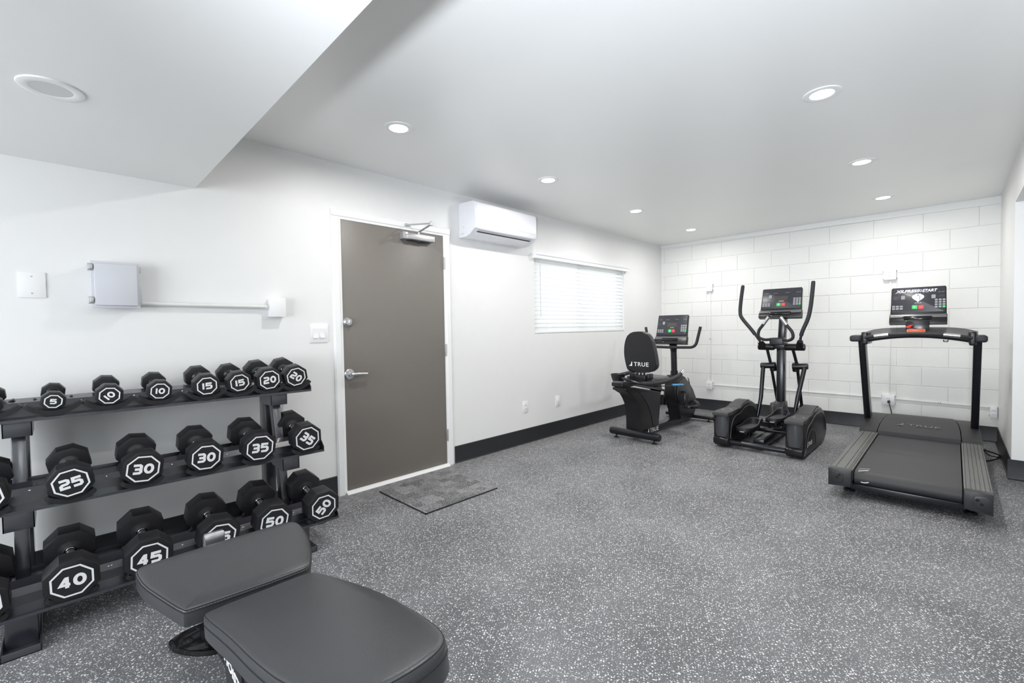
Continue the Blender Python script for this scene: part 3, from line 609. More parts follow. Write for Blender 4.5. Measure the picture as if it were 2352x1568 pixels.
TILT = math.radians(8.5)
TH = Vector((math.cos(TILT), 0, -math.sin(TILT)))
SPEC = {5: (0.080, 0.200, 0.052, 0.0575), 10: (0.099, 0.235, 0.068, 0.075), 15: (0.119, 0.262, 0.078, 0.090), 20: (0.132, 0.280, 0.086, 0.104), 25: (0.143, 0.295, 0.092, 0.1135), 30: (0.150, 0.305, 0.097, 0.120),
        35: (0.158, 0.318, 0.102, 0.128), 40: (0.165, 0.330, 0.106, 0.1265), 45: (0.168, 0.338, 0.110, 0.128), 50: (0.172, 0.346, 0.114, 0.129)}
def octa(flat, rot=0):
    R = flat/2/math.cos(PI/8); return [(R*math.cos(PI/8+k*PI/4+rot), R*math.sin(PI/8+k*PI/4+rot)) for k in range(8)]
def dumbbell(wt, x, y, z, rot, label, group):
    D, Lg, hd, oc = SPEC[wt]; Lg *= 1.04; hd *= 0.84
    t = thing('dumbbell', label, 'dumbbell', (x, y, z), 0, group, local=True)
    Z = TH; X = V(0, 1, 0); Y = Z.cross(X)
    F = frame((0, 0, 0), X, Y, Z) @ Matrix.Rotation(math.radians(rot), 4, 'Z')       # local z runs out of the numbered face
    for s in (0, 1):
        zb = 0 if s == 0 else -Lg+hd
        bm = B(); prism(bm, octa(D), zb-hd+0.004, zb-0.001, F, 0.0045, 2)
        lathe(bm, [(D*0.26, 0), (0.024, -0.006), (0.021, -0.008)] if s == 0 else [(D*0.26, 0), (0.024, 0.006), (0.021, 0.008)], F @ Matrix.Translation((0, 0, zb-hd+0.004 if s == 0 else zb-0.001)), 24)
        h = obj('head', bm, M['rubber'], t)
        if s == 0:
            bm = B(); prism(bm, octa(oc+0.006), 0, 0.0006, F); obj('face_plate', bm, M['face'], h)
            bm = B(); a = octa(oc); b = octa(oc-0.0125*(oc/0.12)**0.6); tt = B()
            va = [tt.verts.new((*p, 0.0012)) for p in a]; vb = [tt.verts.new((*p, 0.0012)) for p in b]; vc = [tt.verts.new((*p, 0.0004)) for p in a]; vd = [tt.verts.new((*p, 0.0004)) for p in b]
            for q in range(8):
                n_ = (q+1) % 8; tt.faces.new((va[q], va[n_], vb[n_], vb[q])); tt.faces.new((vc[q], vc[n_], va[n_], va[q])); tt.faces.new((vd[q], vb[q], vb[n_], vd[n_]))
            join(bm, tt, F); obj('white_octagon', bm, M['mark'], h)
            s_ = str(wt); bm = B(); ww = oc*(0.63 if len(s_) == 2 else 0.35)
            digits(bm, s_, oc*(0.66 if '1' not in s_ else 0.53) if len(s_) == 2 else oc*0.38, oc*0.40, at(F, 0, 0, 0.0012), depth=0.0005); obj('weight_number', bm, M['mark'], h)
    bm = B(); z0 = -hd+0.006; z1 = -Lg+hd-0.004; mid = (z0+z1)/2; q = (z0-z1)/2
    lathe(bm, [(0.019, z0), (0.019, z0-0.006), (0.0155, z0-0.010), (0.0150, z0-0.02), (0.0175, mid), (0.0150, z1+0.02), (0.0155, z1+0.010), (0.019, z1+0.006), (0.019, z1)], F, 24); obj('handle', bm, M['chrome'], t)
    return t
def saddle(nm, x, y, z, half=0.082, R=0.109, wd=0.028):
    t = B(); a0 = math.asin(half/R); n = 14; poly = []
    for q in range(n+1): a = -a0+2*a0*q/n; poly.append((R*math.sin(a), R*(1-math.cos(a))))
    for q in range(n, -1, -1): a = -a0+2*a0*q/n; rr = R+0.013+0.010*math.cos(a*1.3); poly.append((rr*math.sin(a), R-rr*math.cos(a)))
    bm = B(); prism(bm, poly, -wd/2, wd/2, frame((x, y, z), (0, 1, 0), (-TH.z, 0, TH.x), TH), 0.003, 2); obj('saddle', bm, M['saddle'], rack)
g = 'octagonal dumbbells on the rack'
ROWS = {
 'top': [(5, -0.205, 0.929, 6, 'black octagonal dumbbell cut off at the left end of the top rack shelf'),
         (5, -0.017, 0.925, -8, 'black octagonal dumbbell marked 5, smallest on the top rack shelf'),
         (10, 0.169, 0.929, 40, 'black dumbbell marked 10, number turned steeply, beside the 5 on the top shelf'),
         (10, 0.358, 0.930, -5, 'black dumbbell marked 10 with its number level, in the middle of the top shelf'),
         (15, 0.557, 0.935, 3, 'black dumbbell marked 15, the left one of two, on the top shelf'),
         (15, 0.711, 0.937, 8, 'black dumbbell marked 15, right beside the first 20, on the top shelf'),
         (20, 0.865, 0.939, 6, 'black dumbbell marked 20 with its number level, on the top shelf'),
         (20, 1.013, 0.944, -34, 'black dumbbell marked 20, number tipped down, door end of the top shelf')],
 'middle': [(25, -0.222, 0.592, 12, 'black dumbbell cut off at the left end of the middle rack shelf'),
         (25, 0.025, 0.593, 11, 'black dumbbell marked 25 on the middle rack shelf'),
         (30, 0.263, 0.596, -7, 'black dumbbell marked 30, the left one of two, on the middle shelf'),
         (30, 0.508, 0.596, -4, 'black dumbbell marked 30, the right one of two, on the middle shelf'),
         (35, 0.752, 0.595, -4, 'black dumbbell marked 35 with its number level, on the middle shelf'),
         (35, 1.001, 0.599, -40, 'black dumbbell marked 35, number tipped down, door end of the middle shelf')],
 'bottom': [(40, -0.235, 0.238, 4, 'black dumbbell cut off at the left end of the bottom rack shelf'),
         (40, 0.015, 0.238, 1, 'large black dumbbell marked 40 on the bottom rack shelf'),
         (45, 0.257, 0.238, -2, 'large black dumbbell marked 45 partly hidden by the far corner of the bench seat'),
         (45, 0.522, 0.238, -8, 'large black dumbbell on the bottom shelf with only a 5 showing behind the chrome post'),
         (50, 0.764, 0.238, -8, 'large black dumbbell marked 50 with its number level, half hidden by the bench seat'),
         (50, 1.018, 0.238, 48, 'large black dumbbell marked 50, number turned up, door end of the bottom shelf')]}
FX = {'top': 0.390, 'middle': 0.570, 'bottom': 0.730}
for nm, lst in ROWS.items():
    xl, zl = SHELF[nm]
    for wt, y, z, rot, lb in lst:
        D, Lg, hd, oc = SPEC[wt]; Lg *= 1.04; hd *= 0.84; x = FX[nm]
        dumbbell(wt, x, y, z, rot, lb, g)
        for off in (hd*0.45, Lg-hd*0.5):
            c = Vector((x, y, z))-TH*off; r0 = D/2 if abs(rot % 45) < 12 or abs(rot % 45) > 33 else D/2*1.04
            b0 = c.z-r0; tray = zl+(0.0 if off < 0.1 else 0.03)
            saddle(nm, c.x, y, b0-0.0015, *((0.082 if nm == 'top' else 0.068, 0.109) if off < 0.1 else (0.062, 0.109)))

# ------------------------------------------------------------------ weight bench
bench = thing('weight_bench', 'black vinyl adjustable weight bench in front of the dumbbell rack', 'weight bench', (1.7, 0.41, 0))
st = 0.10; SF = frame((1.735, 0, 0.446), (-1, 0, st), (0, -1, 0), (st, 0, 1))       # seat plane: u away from the back pad
so = [(1.428, .150), (1.395, .152), (1.382, .175), (1.378, .254), (1.374, .41), (1.376, .573), (1.380, .612), (1.400, .634), (1.432, .641), (1.50, .638), (1.60, .615), (1.700, .576), (1.719, .562), (1.726, .54), (1.722, .40), (1.712, .235), (1.704, .222), (1.597, .187), (1.501, .158)]
so = chaikin([(1.735-x, -y) for x, y in so], 1)
bm = B(); pad(bm, so, -0.058, 0.0, 0.015, SF, botr=0.006); seat = obj('seat', bm, M['vinyl'], bench)
bm = B(); seam(bm, so, -0.006, 0.0035, 0.0016, SF); seam(bm, so, -0.012, -0.0004, 0.0012, SF); obj('piping', bm, M['stitch'], seat)
bt = 0.205; BF = frame((1.765, 0, 0.452), (1, 0, bt), (0, 1, 0), (-bt, 0, 1))
bo = [(0.0, 0.262), (0.03, 0.252), (0.25, 0.262), (0.45, 0.262), (0.62, 0.272), (0.74, 0.315), (0.785, 0.36), (0.795, 0.43), (0.785, 0.50), (0.745, 0.540), (0.64, 0.560), (0.40, 0.582), (0.20, 0.574), (0.03, 0.558), (0.0, 0.545), (0.0, 0.40)]
bo = chaikin(bo, 2)
bm = B(); pad(bm, bo, -0.066, 0.0, 0.015, BF, botr=0.006); back = obj('back_pad', bm, M['vinyl'], bench)
bm = B(); seam(bm, bo, -0.006, 0.004, 0.0016, BF); seam(bm, bo, -0.026, -0.0004, 0.0012, BF); obj('piping', bm, M['stitch'], back)
bm = B(); P = offset(bo, 0.0015)
for i in range(0, len(P)):
    a = Vector(P[i]); b = Vector(P[(i+1) % len(P)]); ln = (b-a).length; k = max(1, int(ln/0.008))
    for q in range(k):
        p0 = a.lerp(b, (q+0.2)/k); p1 = a.lerp(b, (q+0.75)/k); t = B(); tube(t, [(p0.x, p0.y, -0.0115), (p1.x, p1.y, -0.0115)], 0.0007, 4); join(bm, t, BF)
obj('stitching', bm, M['thread'], back)
bm = B(); P = offset(so, 0.0015)
for i in range(0, len(P)):
    a = Vector(P[i]); b = Vector(P[(i+1) % len(P)]); ln = (b-a).length; k = max(1, int(ln/0.008))
    for q in range(k):
        p0 = a.lerp(b, (q+0.2)/k); p1 = a.lerp(b, (q+0.75)/k); t = B(); tube(t, [(p0.x, p0.y, -0.009), (p1.x, p1.y, -0.009)], 0.0007, 4); join(bm, t, SF)
obj('stitching', bm, M['thread'], seat)
bm = B(); rtube(bm, (1.20, 0.41, 0.065), (2.20, 0.41, 0.13), 0.06, 0.09, (0, 1, 0), 0.01); obj('main_beam', bm, M['bmetal'], bench)
bm = B(); prism(bm, chaikin([(1.035, 0.275), (1.09, 0.262), (1.20, 0.322), (1.255, 0.39), (1.26, 0.46), (1.20, 0.53), (1.09, 0.565), (1.035, 0.55), (1.015, 0.41)], 2), 0.0, 0.020, None, 0.005); lathe(bm, [(0.115, 0.018), (0.105, 0.024), (0.05, 0.026), (0.045, 0.05), (0, 0.05)], Matrix.Translation((1.125, 0.41, 0)) @ Matrix.Diagonal((0.85, 1, 1, 1)), 32); obj('front_foot', bm, M['gloss'], bench)
bm = B(); rtube(bm, (1.17, 0.41, 0.02), (1.42, 0.41, 0.40), 0.09, 0.07, (0, 1, 0), 0.012); bx(bm, (1.36, 0.33, 0.36), (1.72, 0.49, 0.392), 0.006); rtube(bm, (1.72, 0.41, 0.12), (1.70, 0.41, 0.39), 0.06, 0.05, (0, 1, 0), 0.008); obj('seat_support', bm, M['bmetal'], bench)
bm = B(); rtube(bm, (1.80, 0.41, 0.385), (2.42, 0.41, 0.50), 0.10, 0.03, (0, 1, 0), 0.006); rtube(bm, (2.12, 0.41, 0.12), (2.22, 0.41, 0.45), 0.05, 0.05, (0, 1, 0), 0.008); obj('back_frame', bm, M['bmetal'], bench)
bm = B(); bx(bm, (2.15, 0.13, 0.0), (2.24, 0.69, 0.05), 0.012); bx(bm, (2.16, 0.36, 0.04), (2.23, 0.46, 0.16), 0.008); obj('rear_foot', bm, M['bmetal'], bench)
bm = B(); rtube(bm, (1.31, 0.382, 0.30), (1.305, 0.382, 0.489), 0.064, 0.034, (0, 1, 0), 0.006); rtube(bm, (1.33, 0.385, 0.35), (1.40, 0.385, 0.37), 0.05, 0.03, (0, 1, 0), 0.004); obj('chrome_post', bm, M['chrome'], bench)
# curved name plate below the back pad
pl = [(1.800, 0.395), (1.815, 0.300), (1.865, 0.235), (1.955, 0.225), (1.985, 0.28), (1.975, 0.43)]
bm = B(); prism(bm, chaikin(pl, 2), 0, 0.006, frame((0, 0.300, 0), (1, 0, 0), (0, 0, 1), (0, -1, 0)), 0.0015); npl = obj('name_plate', bm, M['bplastic'], bench)
bm = B(); text(bm, 'HOIST', 0.150, 0.030, at(frame((0, 0.2935, 0), (1, 0, 0), (0, 0, 1), (0, -1, 0)), 1.893, 0.335, 0, math.radians(-6)), bold=0.04, shear=0.15); obj('lettering', bm, M['mark'], npl)
bm = B(); tube(bm, [(1.855, 0.299, 0.268), (1.855, 0.284, 0.268)], 0.006, 10); lathe(bm, [(0.012, 0), (0.014, 0.006), (0.012, 0.012), (0, 0.013)], frame((1.855, 0.286, 0.268), (1, 0, 0), (0, 0, 1), (0, -1, 0)), 14); obj('pull_pin', bm, M['chrome'], npl)

# ------------------------------------------------------------------ exercise console shared by the three machines
def console(root, F, w, h, lit=False, wide_top=1.0, kind='cardio'):
    """F: origin at the bottom centre, x right, y up the face, z towards the user"""
    a = w/2; t_ = a*wide_top
    out = [(-a, 0), (a, 0), (a, h*0.17), (t_*0.97, h*0.22), (t_*0.965, h-0.012), (t_*0.93, h), (-t_*0.93, h), (-t_*0.965, h-0.012), (-t_*0.97, h*0.22), (-a, h*0.17)]
    bm = B(); prism(bm, out, -0.030, 0.004, F, 0.004); prism(bm, [(0, -0.03), (0, 0.030), (h*0.05, 0.034), (h*0.155, 0.026), (h*0.26, 0.004), (h*0.26, -0.03)], -a, a, F @ frame((0, 0, 0), (0, 1, 0), (0, 0, 1), (1, 0, 0)), 0.003)
    cs = obj('console', bm, M['bplastic'], root)
    bm = B(); prism(bm, rrect(t_*1.86, h*0.66, 0.012, 4, 0, h*0.655), 0.003, 0.0055, F, 0.0006); obj('control_panel', bm, M['panel'], cs)
    bm = B(); BFm = F @ frame((0, h*0.155, 0.0265), (1, 0, 0), V(0, h*0.105, -0.022), V(0, 0.022, h*0.105)); L2 = math.hypot(h*0.105, 0.022)
    prism(bm, [(-a+0.004, 0.001), (-w*0.27, 0.001), (-w*0.235, L2*0.45), (w*0.235, L2*0.45), (w*0.27, 0.001), (a-0.004, 0.001), (a-0.006, L2), (-a+0.006, L2)], 0.0, 0.0015, BFm, 0.0004); obj('silver_band', bm, M['band'], cs)
    bm = B(); bx(bm, (-w*0.24, h*0.10, 0.026), (w*0.24, h*0.17, 0.042), 0.004, 2, F); obj('reading_ledge', bm, M['gloss'], cs)
    bm = B(); prism(bm, [(-w*0.20, h*0.055), (-w*0.18, h*0.055), (-w*0.18, h*0.065), (-w*0.20, h*0.065)], 0.034, 0.0355, F); obj('port', bm, M['mark'], cs)
    zz = 0.0052
    def key(x, y, kw, kh, bmx): prism(bmx, rrect(kw, kh, min(kw, kh)*0.15, 2, x, y), zz, zz+0.0018, F)
    bm = B(); key(-w*0.055, h*0.455, w*0.095, h*0.10, bm); sb = obj('start_button', bm, M['green'], cs)
    bm = B(); prism(bm, [(-w*0.068, h*0.435), (-w*0.068, h*0.475), (-w*0.035, h*0.455)], zz+0.0018, zz+0.0024, F); obj('arrow', bm, M['mark'], cs)
    bm = B(); key(w*0.055, h*0.455, w*0.095, h*0.10, bm); obj('stop_button', bm, M['red'], cs)
    bm = B(); lathe(bm, [(w*0.018, 0), (w*0.018, 0.0006), (w*0.024, 0.0006), (w*0.024, 0)], at(F, w*0.055, h*0.455, zz+0.0018), 16); obj('stop_ring', bm, M['key'], cs)
    bm = B()
    for r_ in range(4):
        for c_ in range(3):
            if r_ == 3 and c_ == 2: continue
            key(w*(0.315+0.065*c_)*wide_top, h*(0.635-0.062*r_), w*0.048, h*0.044, bm)
    obj('keypad', bm, M['key'], cs)
    bm = B(); key(w*0.445*wide_top, h*(0.635-0.186), w*0.05, h*0.050, bm); obj('enter_key', bm, M['green'], cs)
    bm = B()
    for r_ in range(2):
        for c_ in range(3): key(-w*(0.435-0.070*c_)*wide_top, h*(0.482-0.062*r_), w*0.055, h*0.044, bm)
    obj('shortcut_keys', bm, M['key'], cs)
    bm = B(); key(-w*0.265, h*0.725, w*0.070, h*0.10, bm)
    if lit: key(w*0.265, h*0.725, w*0.070, h*0.10, bm)
    obj('adjust_keys', bm, M['key'], cs)
    bm = B(); logo(bm, w*0.12, at(F, 0, h*0.565, zz+0.0008)); obj('logo', bm, M['mark'], cs)
    if lit:
        bm = B(); text(bm, 'XILPRESS', w*0.42, h*0.072, at(F, -w*0.185, h*0.895, zz+0.001), bold=0.015, shear=0.25)
        text(bm, 'START', w*0.255, h*0.072, at(F, w*0.20, h*0.895, zz+0.001), bold=0.015, shear=0.25)
        lathe(bm, [(w*0.018, 0), (w*0.018, 0.0006), (w*0.024, 0.0006), (w*0.024, 0)], at(F, w*0.045, h*0.895, zz+0.001), 16)
        obj('lit_message', bm, M['led'], cs)
        hp = []
        for q in range(40):
            a_ = 2*PI*q/40; hx = 16*math.sin(a_)**3; hy = 13*math.cos(a_)-5*math.cos(2*a_)-2*math.cos(3*a_)-math.cos(4*a_); hp.append((hx/16*w*0.105, h*0.705+hy/16*h*0.112))
        bm = B(); prism(bm, hp, zz, zz+0.001, F); key(0, h*0.80, w*0.10, h*0.022, bm); obj('lit_heart', bm, M['led'], cs)
        bm = B(); prism(bm, [(w*0.022, h*0.63), (w*0.034, h*0.63), (w*0.034, h*0.76), (w*0.022, h*0.76)], zz+0.001, zz+0.0016, F); obj('dark_bar', bm, M['ledblue'], cs)
        bm = B()
        for q in range(18):
            xx = -w*0.15+w*0.30*q/17
            prism(bm, [(xx-w*0.0015, h*0.62), (xx+w*0.0015, h*0.62), (xx+w*0.0015, h*0.775), (xx-w*0.0015, h*0.775)], zz, zz+0.0005, F)
        obj('bar_outlines', bm, M['lcd'], cs)
        bm = B()
        for xc in (-w*0.385, w*0.40): text(bm, '000', w*0.10, h*0.055, at(F, xc, h*0.735, zz+0.0006), shear=0.2)
        obj('unlit_digits', bm, M['lcd'], cs)
    else:
        bm = B(); prism(bm, rrect(w*0.30, h*0.135, 0.003, 2, 0, h*0.665), zz, zz+0.001, F); obj('display', bm, M['lcd'], cs)
        bm = B()
        for q in range(17): text(bm, '0', w*0.020, h*0.045, at(F, w*(-0.43+0.053*q)*wide_top, h*0.915, zz+0.0006), shear=0.3)
        obj('unlit_digits', bm, M['lcd'], cs)
    bm = B()
    for xc in (-0.40, -0.18, 0.10, 0.36): bx(bm, (xc*w-0.004, h*0.835, zz), (xc*w+0.004, h*0.850, zz+0.0012), 0, 1, F); bx(bm, (xc*w+0.010, h*0.838, zz), (xc*w+0.034, h*0.846, zz+0.0004), 0, 1, F)
    bx(bm, (-w*0.44, h*0.685, zz), (-w*0.37, h*0.690, zz+0.001), 0, 1, F)
    obj('indicator_marks', bm, M['key'], cs)
    return cs

# ------------------------------------------------------------------ treadmill
tm = thing('treadmill', 'black treadmill with a lit console facing the block wall in the right corner', 'treadmill', (2.995, 4.9, 0))
XA, XB = 2.602, 3.398
bm = B(); bx(bm, (2.735, 3.90, 0.060), (3.272, 5.9, 0.150), 0.006); bx(bm, (2.72, 3.855, 0.060), (3.285, 3.885, 0.100), 0.004); obj('deck_frame', bm, M['bmetal'], tm)
bm = B(); by0 = 3.865; rr = 0.052; pts = []
for q in range(13):
    a = PI/2+PI*q/12; pts.append((by0+rr+rr*math.cos(a), 0.132+rr*math.sin(a)))
prof = [(5.40, 0.186), (4.6, 0.186)]+[(p[0], p[1]+0.001) for p in pts]+[(5.40, 0.079)]
t = B(); va = [t.verts.new((2.738, p[0], p[1])) for p in prof]; vb = [t.verts.new((3.269, p[0], p[1])) for p in prof]
for q in range(len(prof)-1): t.faces.new((va[q], va[q+1], vb[q+1], vb[q]))
bmesh.ops.solidify(t, geom=t.faces[:], thickness=0.003); join(bm, t); belt = obj('running_belt', bm, M['belt'], tm, ang=60)
bm = B()
def streak(p, q, wd=0.004, z=0.1875):
    p = Vector((*p, z)); q = Vector((*q, z)); tube(bm, [p, q], wd/2, 6, flat=0.3)
streak((2.755, 3.945), (2.812, 3.985)); streak((2.757, 3.905), (2.812, 3.945)); streak((2.760, 3.875), (2.808, 3.93), 0.006); streak((3.19, 5.335), (3.238, 5.35)); streak((3.20, 5.315), (3.243, 5.305))
tube(bm, smooth_path([(2.775, 3.864, 0.118), (2.795, 3.862, 0.117), (2.818, 3.863, 0.124)], 4), 0.003, 6); obj('belt_marks', bm, M['mark'], belt)
for s, x0, x1 in ((0, XA, 2.732), (1, 3.276, XB)):
    W_ = x1-x0; ribs = []
    n = 12
    for q in range(n+1):
        xx = x0+W_*q/n
        if s == 0: gap = q in (3, 8, 10, 11)
        else: gap = q % 2 == 1
        ribs += [(xx-0.0022, 0.2), (xx-0.0012, 0.1955 if gap else 0.1995), (xx+0.0012, 0.1955 if gap else 0.1995), (xx+0.0022, 0.2)] if 0 < q < n else [(xx, 0.196 if q == 0 else 0.2)] if q == 0 else [(x1, 0.196)]
    poly = ribs+[(x1, 0.12), (x0, 0.12)]
    bm = B(); prism(bm, poly[::-1], -5.42, -3.83, frame((0, 0, 0), (1, 0, 0), (0, 0, 1), (0, -1, 0))); obj('side_rail', bm, M['rail'], tm, ang=20)
    bm = B(); bx(bm, (x0+0.006, 3.86, 0.075), (x1-0.006, 5.9, 0.13), 0.003); obj('rail_skirt', bm, M['bmetal'], tm)
    zi_, zo = (0.093, 0.083)
    out = [(x0, 0.083 if s == 0 else 0.093), (x1, 0.093 if s == 0 else 0.078), (x1, 0.203), (x0, 0.203)]
    bm = B(); prism(bm, out, 0, 0.062, frame((0, 3.845, 0), (1, 0, 0), (0, 0, 1), (0, -1, 0)), 0.004); cap = obj('rear_cap', bm, M['gplastic'], tm)
    o2 = [(x0+0.004, 0.1), (x0+0.084, 0.108), (x0+0.088, 0.165), (x0+0.078, 0.180), (x0+0.004, 0.187)] if s == 0 else [(x1-0.004, 0.086), (x1-0.082, 0.112), (x1-0.086, 0.165), (x1-0.076, 0.184), (x1-0.004, 0.187)]
    bm = B(); prism(bm, chaikin(o2, 1), 0.062, 0.067, frame((0, 3.845, 0), (1, 0, 0), (0, 0, 1), (0, -1, 0)), 0.002); obj('cap_cover', bm, M['gplastic'], cap)
    for hx, hz in (((x0+0.052, 0.148), (x0+0.065, 0.166)) if s == 0 else ((x1-0.066, 0.160), (x1-0.048, 0.138))):
        bm = B(); lathe(bm, [(0.0085, 0), (0.0085, 0.0012), (0, 0.0012)], frame((hx, 3.845-0.067, hz), (1, 0, 0), (0, 0, 1), (0, -1, 0)), 16); obj('bolt_hole', bm, M['dark'], cap)
hp = [(5.30, 0.150), (5.305, 0.213), (5.33, 0.222), (5.50, 0.256), (5.70, 0.277), (5.88, 0.282), (6.05, 0.268), (6.20, 0.215), (6.24, 0.12), (6.24, 0.045), (5.9, 0.045), (5.31, 0.080)]
def hoodpiece(name, fl, fr, dz, mt):
    bm = B(); n = len(hp); va = [bm.verts.new((fl(p[0]), p[0], p[1]+(dz if 1 <= i <= 7 else 0))) for i, p in enumerate(hp)]; vb = [bm.verts.new((fr(p[0]), p[0], p[1]+(dz if 1 <= i <= 7 else 0))) for i, p in enumerate(hp)]
    for q in range(n): bm.faces.new((va[q], va[(q+1) % n], vb[(q+1) % n], vb[q]))
    bm.faces.new(va[::-1]); bm.faces.new(vb); return obj(name, bm, mt, tm, ang=25)
cl_ = lambda y: 2.725+0.075*max(0, (y-5.35)/0.9)**1.6; cr_ = lambda y: 3.277-0.075*max(0, (y-5.35)/0.9)**1.6
hc = hoodpiece('motor_hood', lambda y: cl_(y)+0.004, lambda y: cr_(y)-0.004, 0.006, M['hood'])
hoodpiece('hood_side', lambda y: 2.594+0.03*max(0, y-5.3), lambda y: cl_(y)-0.003, 0, M['hood']); hoodpiece('hood_side', lambda y: cr_(y)+0.003, lambda y: 3.402-0.03*max(0, y-5.3), 0, M['hood'])
bm = B(); sl = Vector((0, 0.2, 0.030)); logo(bm, 0.30, frame((2.995, 5.505, 0.2655), (1, 0, 0), sl, V(1, 0, 0).cross(sl))); obj('logo', bm, M['fade'], hc)
for xc in (2.617, 3.362):
    bm = B(); rtube(bm, (xc, 5.745, 0.20), (xc, 5.26, 1.07), 0.050, 0.125, (1, 0, 0), 0.006); obj('upright', bm, M['bmetal'], tm)
# handlebar deck: lofted across the machine
bm = B(); sec = []
N_ = 24
for q in range(N_+1):
    s = -1+2*q/N_; x = 2.992+s*0.375; b0 = 1.028+0.052*(1-s*s); yf = 5.155-0.02*(1-s*s); e = min(1, abs(s)**6); zt = 1.128+0.040*(1-s**4)
    sec.append([V(x, yf+0.02, b0), V(x, yf, b0+0.02), V(x, yf+0.005, b0+0.042), V(x, yf+0.10, b0+0.050+0.012*e), V(x, yf+0.28, zt), V(x, yf+0.30, zt-0.012), V(x, yf+0.27, zt-0.060), V(x, yf+0.12, b0+0.01)])
vs = [[bm.verts.new(p) for p in s_] for s_ in sec]
for a, b in zip(vs, vs[1:]):
    for k in range(8): bm.faces.new((a[k], a[(k+1) % 8], b[(k+1) % 8], b[k]))
bm.faces.new(vs[0][::-1]); bm.faces.new(vs[-1]); deck = obj('handlebar_deck', bm, M['gplastic'], tm)
for s, x0, x1, xi in ((0, 2.552, 2.634, 2.665), (1, 3.345, 3.412, 3.318)):
    bm = B(); bx(bm, (x0, 5.02, 1.048), (x1, 5.24, 1.104), 0.018, 4); obj('end_grip', bm, M['foam'], tm)
    bm = B(); lo = min(x1 if s == 0 else x0, xi); hi = max(x1 if s == 0 else x0, xi); bx(bm, (lo-0.008, 5.10, 1.020), (hi+0.008, 5.42, 1.132), 0.012, 3); obj('bracket', bm, M['bplastic'], tm)
hb = smooth_path([(2.655, 5.085, 1.082), (2.72, 5.075, 1.096), (2.84, 5.070, 1.110), (2.992, 5.068, 1.116), (3.14, 5.070, 1.110), (3.26, 5.075, 1.096), (3.33, 5.085, 1.080)], 6)
bm = B(); tube(bm, hb, 0.0135, 12); bar = obj('handrail', bm, M['foam'], tm)
for a, b in ((6, 11), (25, 30)):
    bm = B(); tube(bm, hb[a:b+1], 0.0152, 12); obj('pulse_sensor', bm, M['chrome'], bar)
bm = B(); prism(bm, rrect(0.118, 0.030, 0.010, 4), -0.004, 0.004, frame((2.992, 5.165, 1.141), (1, 0, 0), (0, 0.55, 0.83), (0, -0.83, 0.55)), 0.002); ob = obj('stop_button', bm, M['yellow'], tm)
bm = B(); prism(bm, rrect(0.110, 0.024, 0.008, 4), 0.004, 0.010, frame((2.992, 5.165, 1.141), (1, 0, 0), (0, 0.55, 0.83), (0, -0.83, 0.55)), 0.003); obj('button_cap', bm, M['orange'], ob)
bm = B(); bx(bm, (2.915, 5.33, 1.10), (3.070, 5.43, 1.225), 0.008); obj('console_neck', bm, M['bmetal'], tm)
console(tm, frame((2.990, 5.405, 1.196), (1, 0.0, 0), (0, 0.26, 1.0), (0, -1.0, 0.26)), 0.385, 0.345, True, 0.99)
bm = B(); tube(bm, smooth_path([(2.925, 5.27, 1.170), (2.945, 5.26, 1.180), (2.962, 5.27, 1.186)], 5), 0.007, 8); tube(bm, [(2.930, 5.25, 1.166), (2.955, 5.26, 1.172)], 0.005, 8); sk = obj('safety_clip', bm, M['red'], tm)
bm = B(); bx(bm, (2.94, 5.262, 1.168), (2.96, 5.275, 1.190), 0.003); tube(bm, smooth_path([(2.95, 5.27, 1.165), (2.975, 5.3, 1.16), (2.99, 5.33, 1.15)], 5), 0.002, 6); obj('clip_cord', bm, M['bplastic'], sk)
bm = B(); tube(bm, fillet([(3.163, 5.155, 1.065), (3.163, 5.155, 1.048), (3.190, 5.155, 1.048), (3.190, 5.155, 1.065)], 0.006), 0.003, 8); tube(bm, [(3.163, 5.155, 1.056), (3.190, 5.155, 1.056)], 0.002, 6); obj('cord_hook', bm, M['bplastic'], tm)
for x, y in ((2.69, 4.02), (3.31, 4.02), (2.66, 6.0), (3.34, 6.0)):
    bm = B(); lathe(bm, [(0.034, 0), (0.034, 0.014), (0.014, 0.02), (0.012, 0.09)], Matrix.Translation((x, y, 0)), 20); obj('foot', bm, M['bplastic'], tm)
bm = B(); tube(bm, smooth_path([(2.712, 6.527, 0.33), (2.722, 6.44, 0.31), (2.745, 6.37, 0.235), (2.76, 6.31, 0.14), (2.77, 6.22, 0.08)], 8), 0.005, 8); bx(bm, (2.700, 6.495, 0.315), (2.722, 6.53, 0.345), 0.004); obj('power_cord', bm, M['bplastic'], tm)
bm = B(); tube(bm, smooth_path([(3.40, 5.62, 0.10), (3.43, 5.66, 0.085), (3.50, 5.74, 0.05), (3.528, 5.86, 0.012), (3.515, 5.80, 0.008), (3.48, 5.70, 0.006), (3.43, 5.60, 0.006), (3.37, 5.52, 0.006)], 8), 0.005, 8); tube(bm, smooth_path([(3.41, 5.63, 0.095), (3.45, 5.60, 0.06), (3.50, 5.66, 0.04), (3.515, 5.76, 0.03)], 6), 0.004, 8); bx(bm, (3.385, 5.585, 0.085), (3.425, 5.64, 0.11), 0.004); obj('coiled_cord', bm, M['bplastic'], tm)

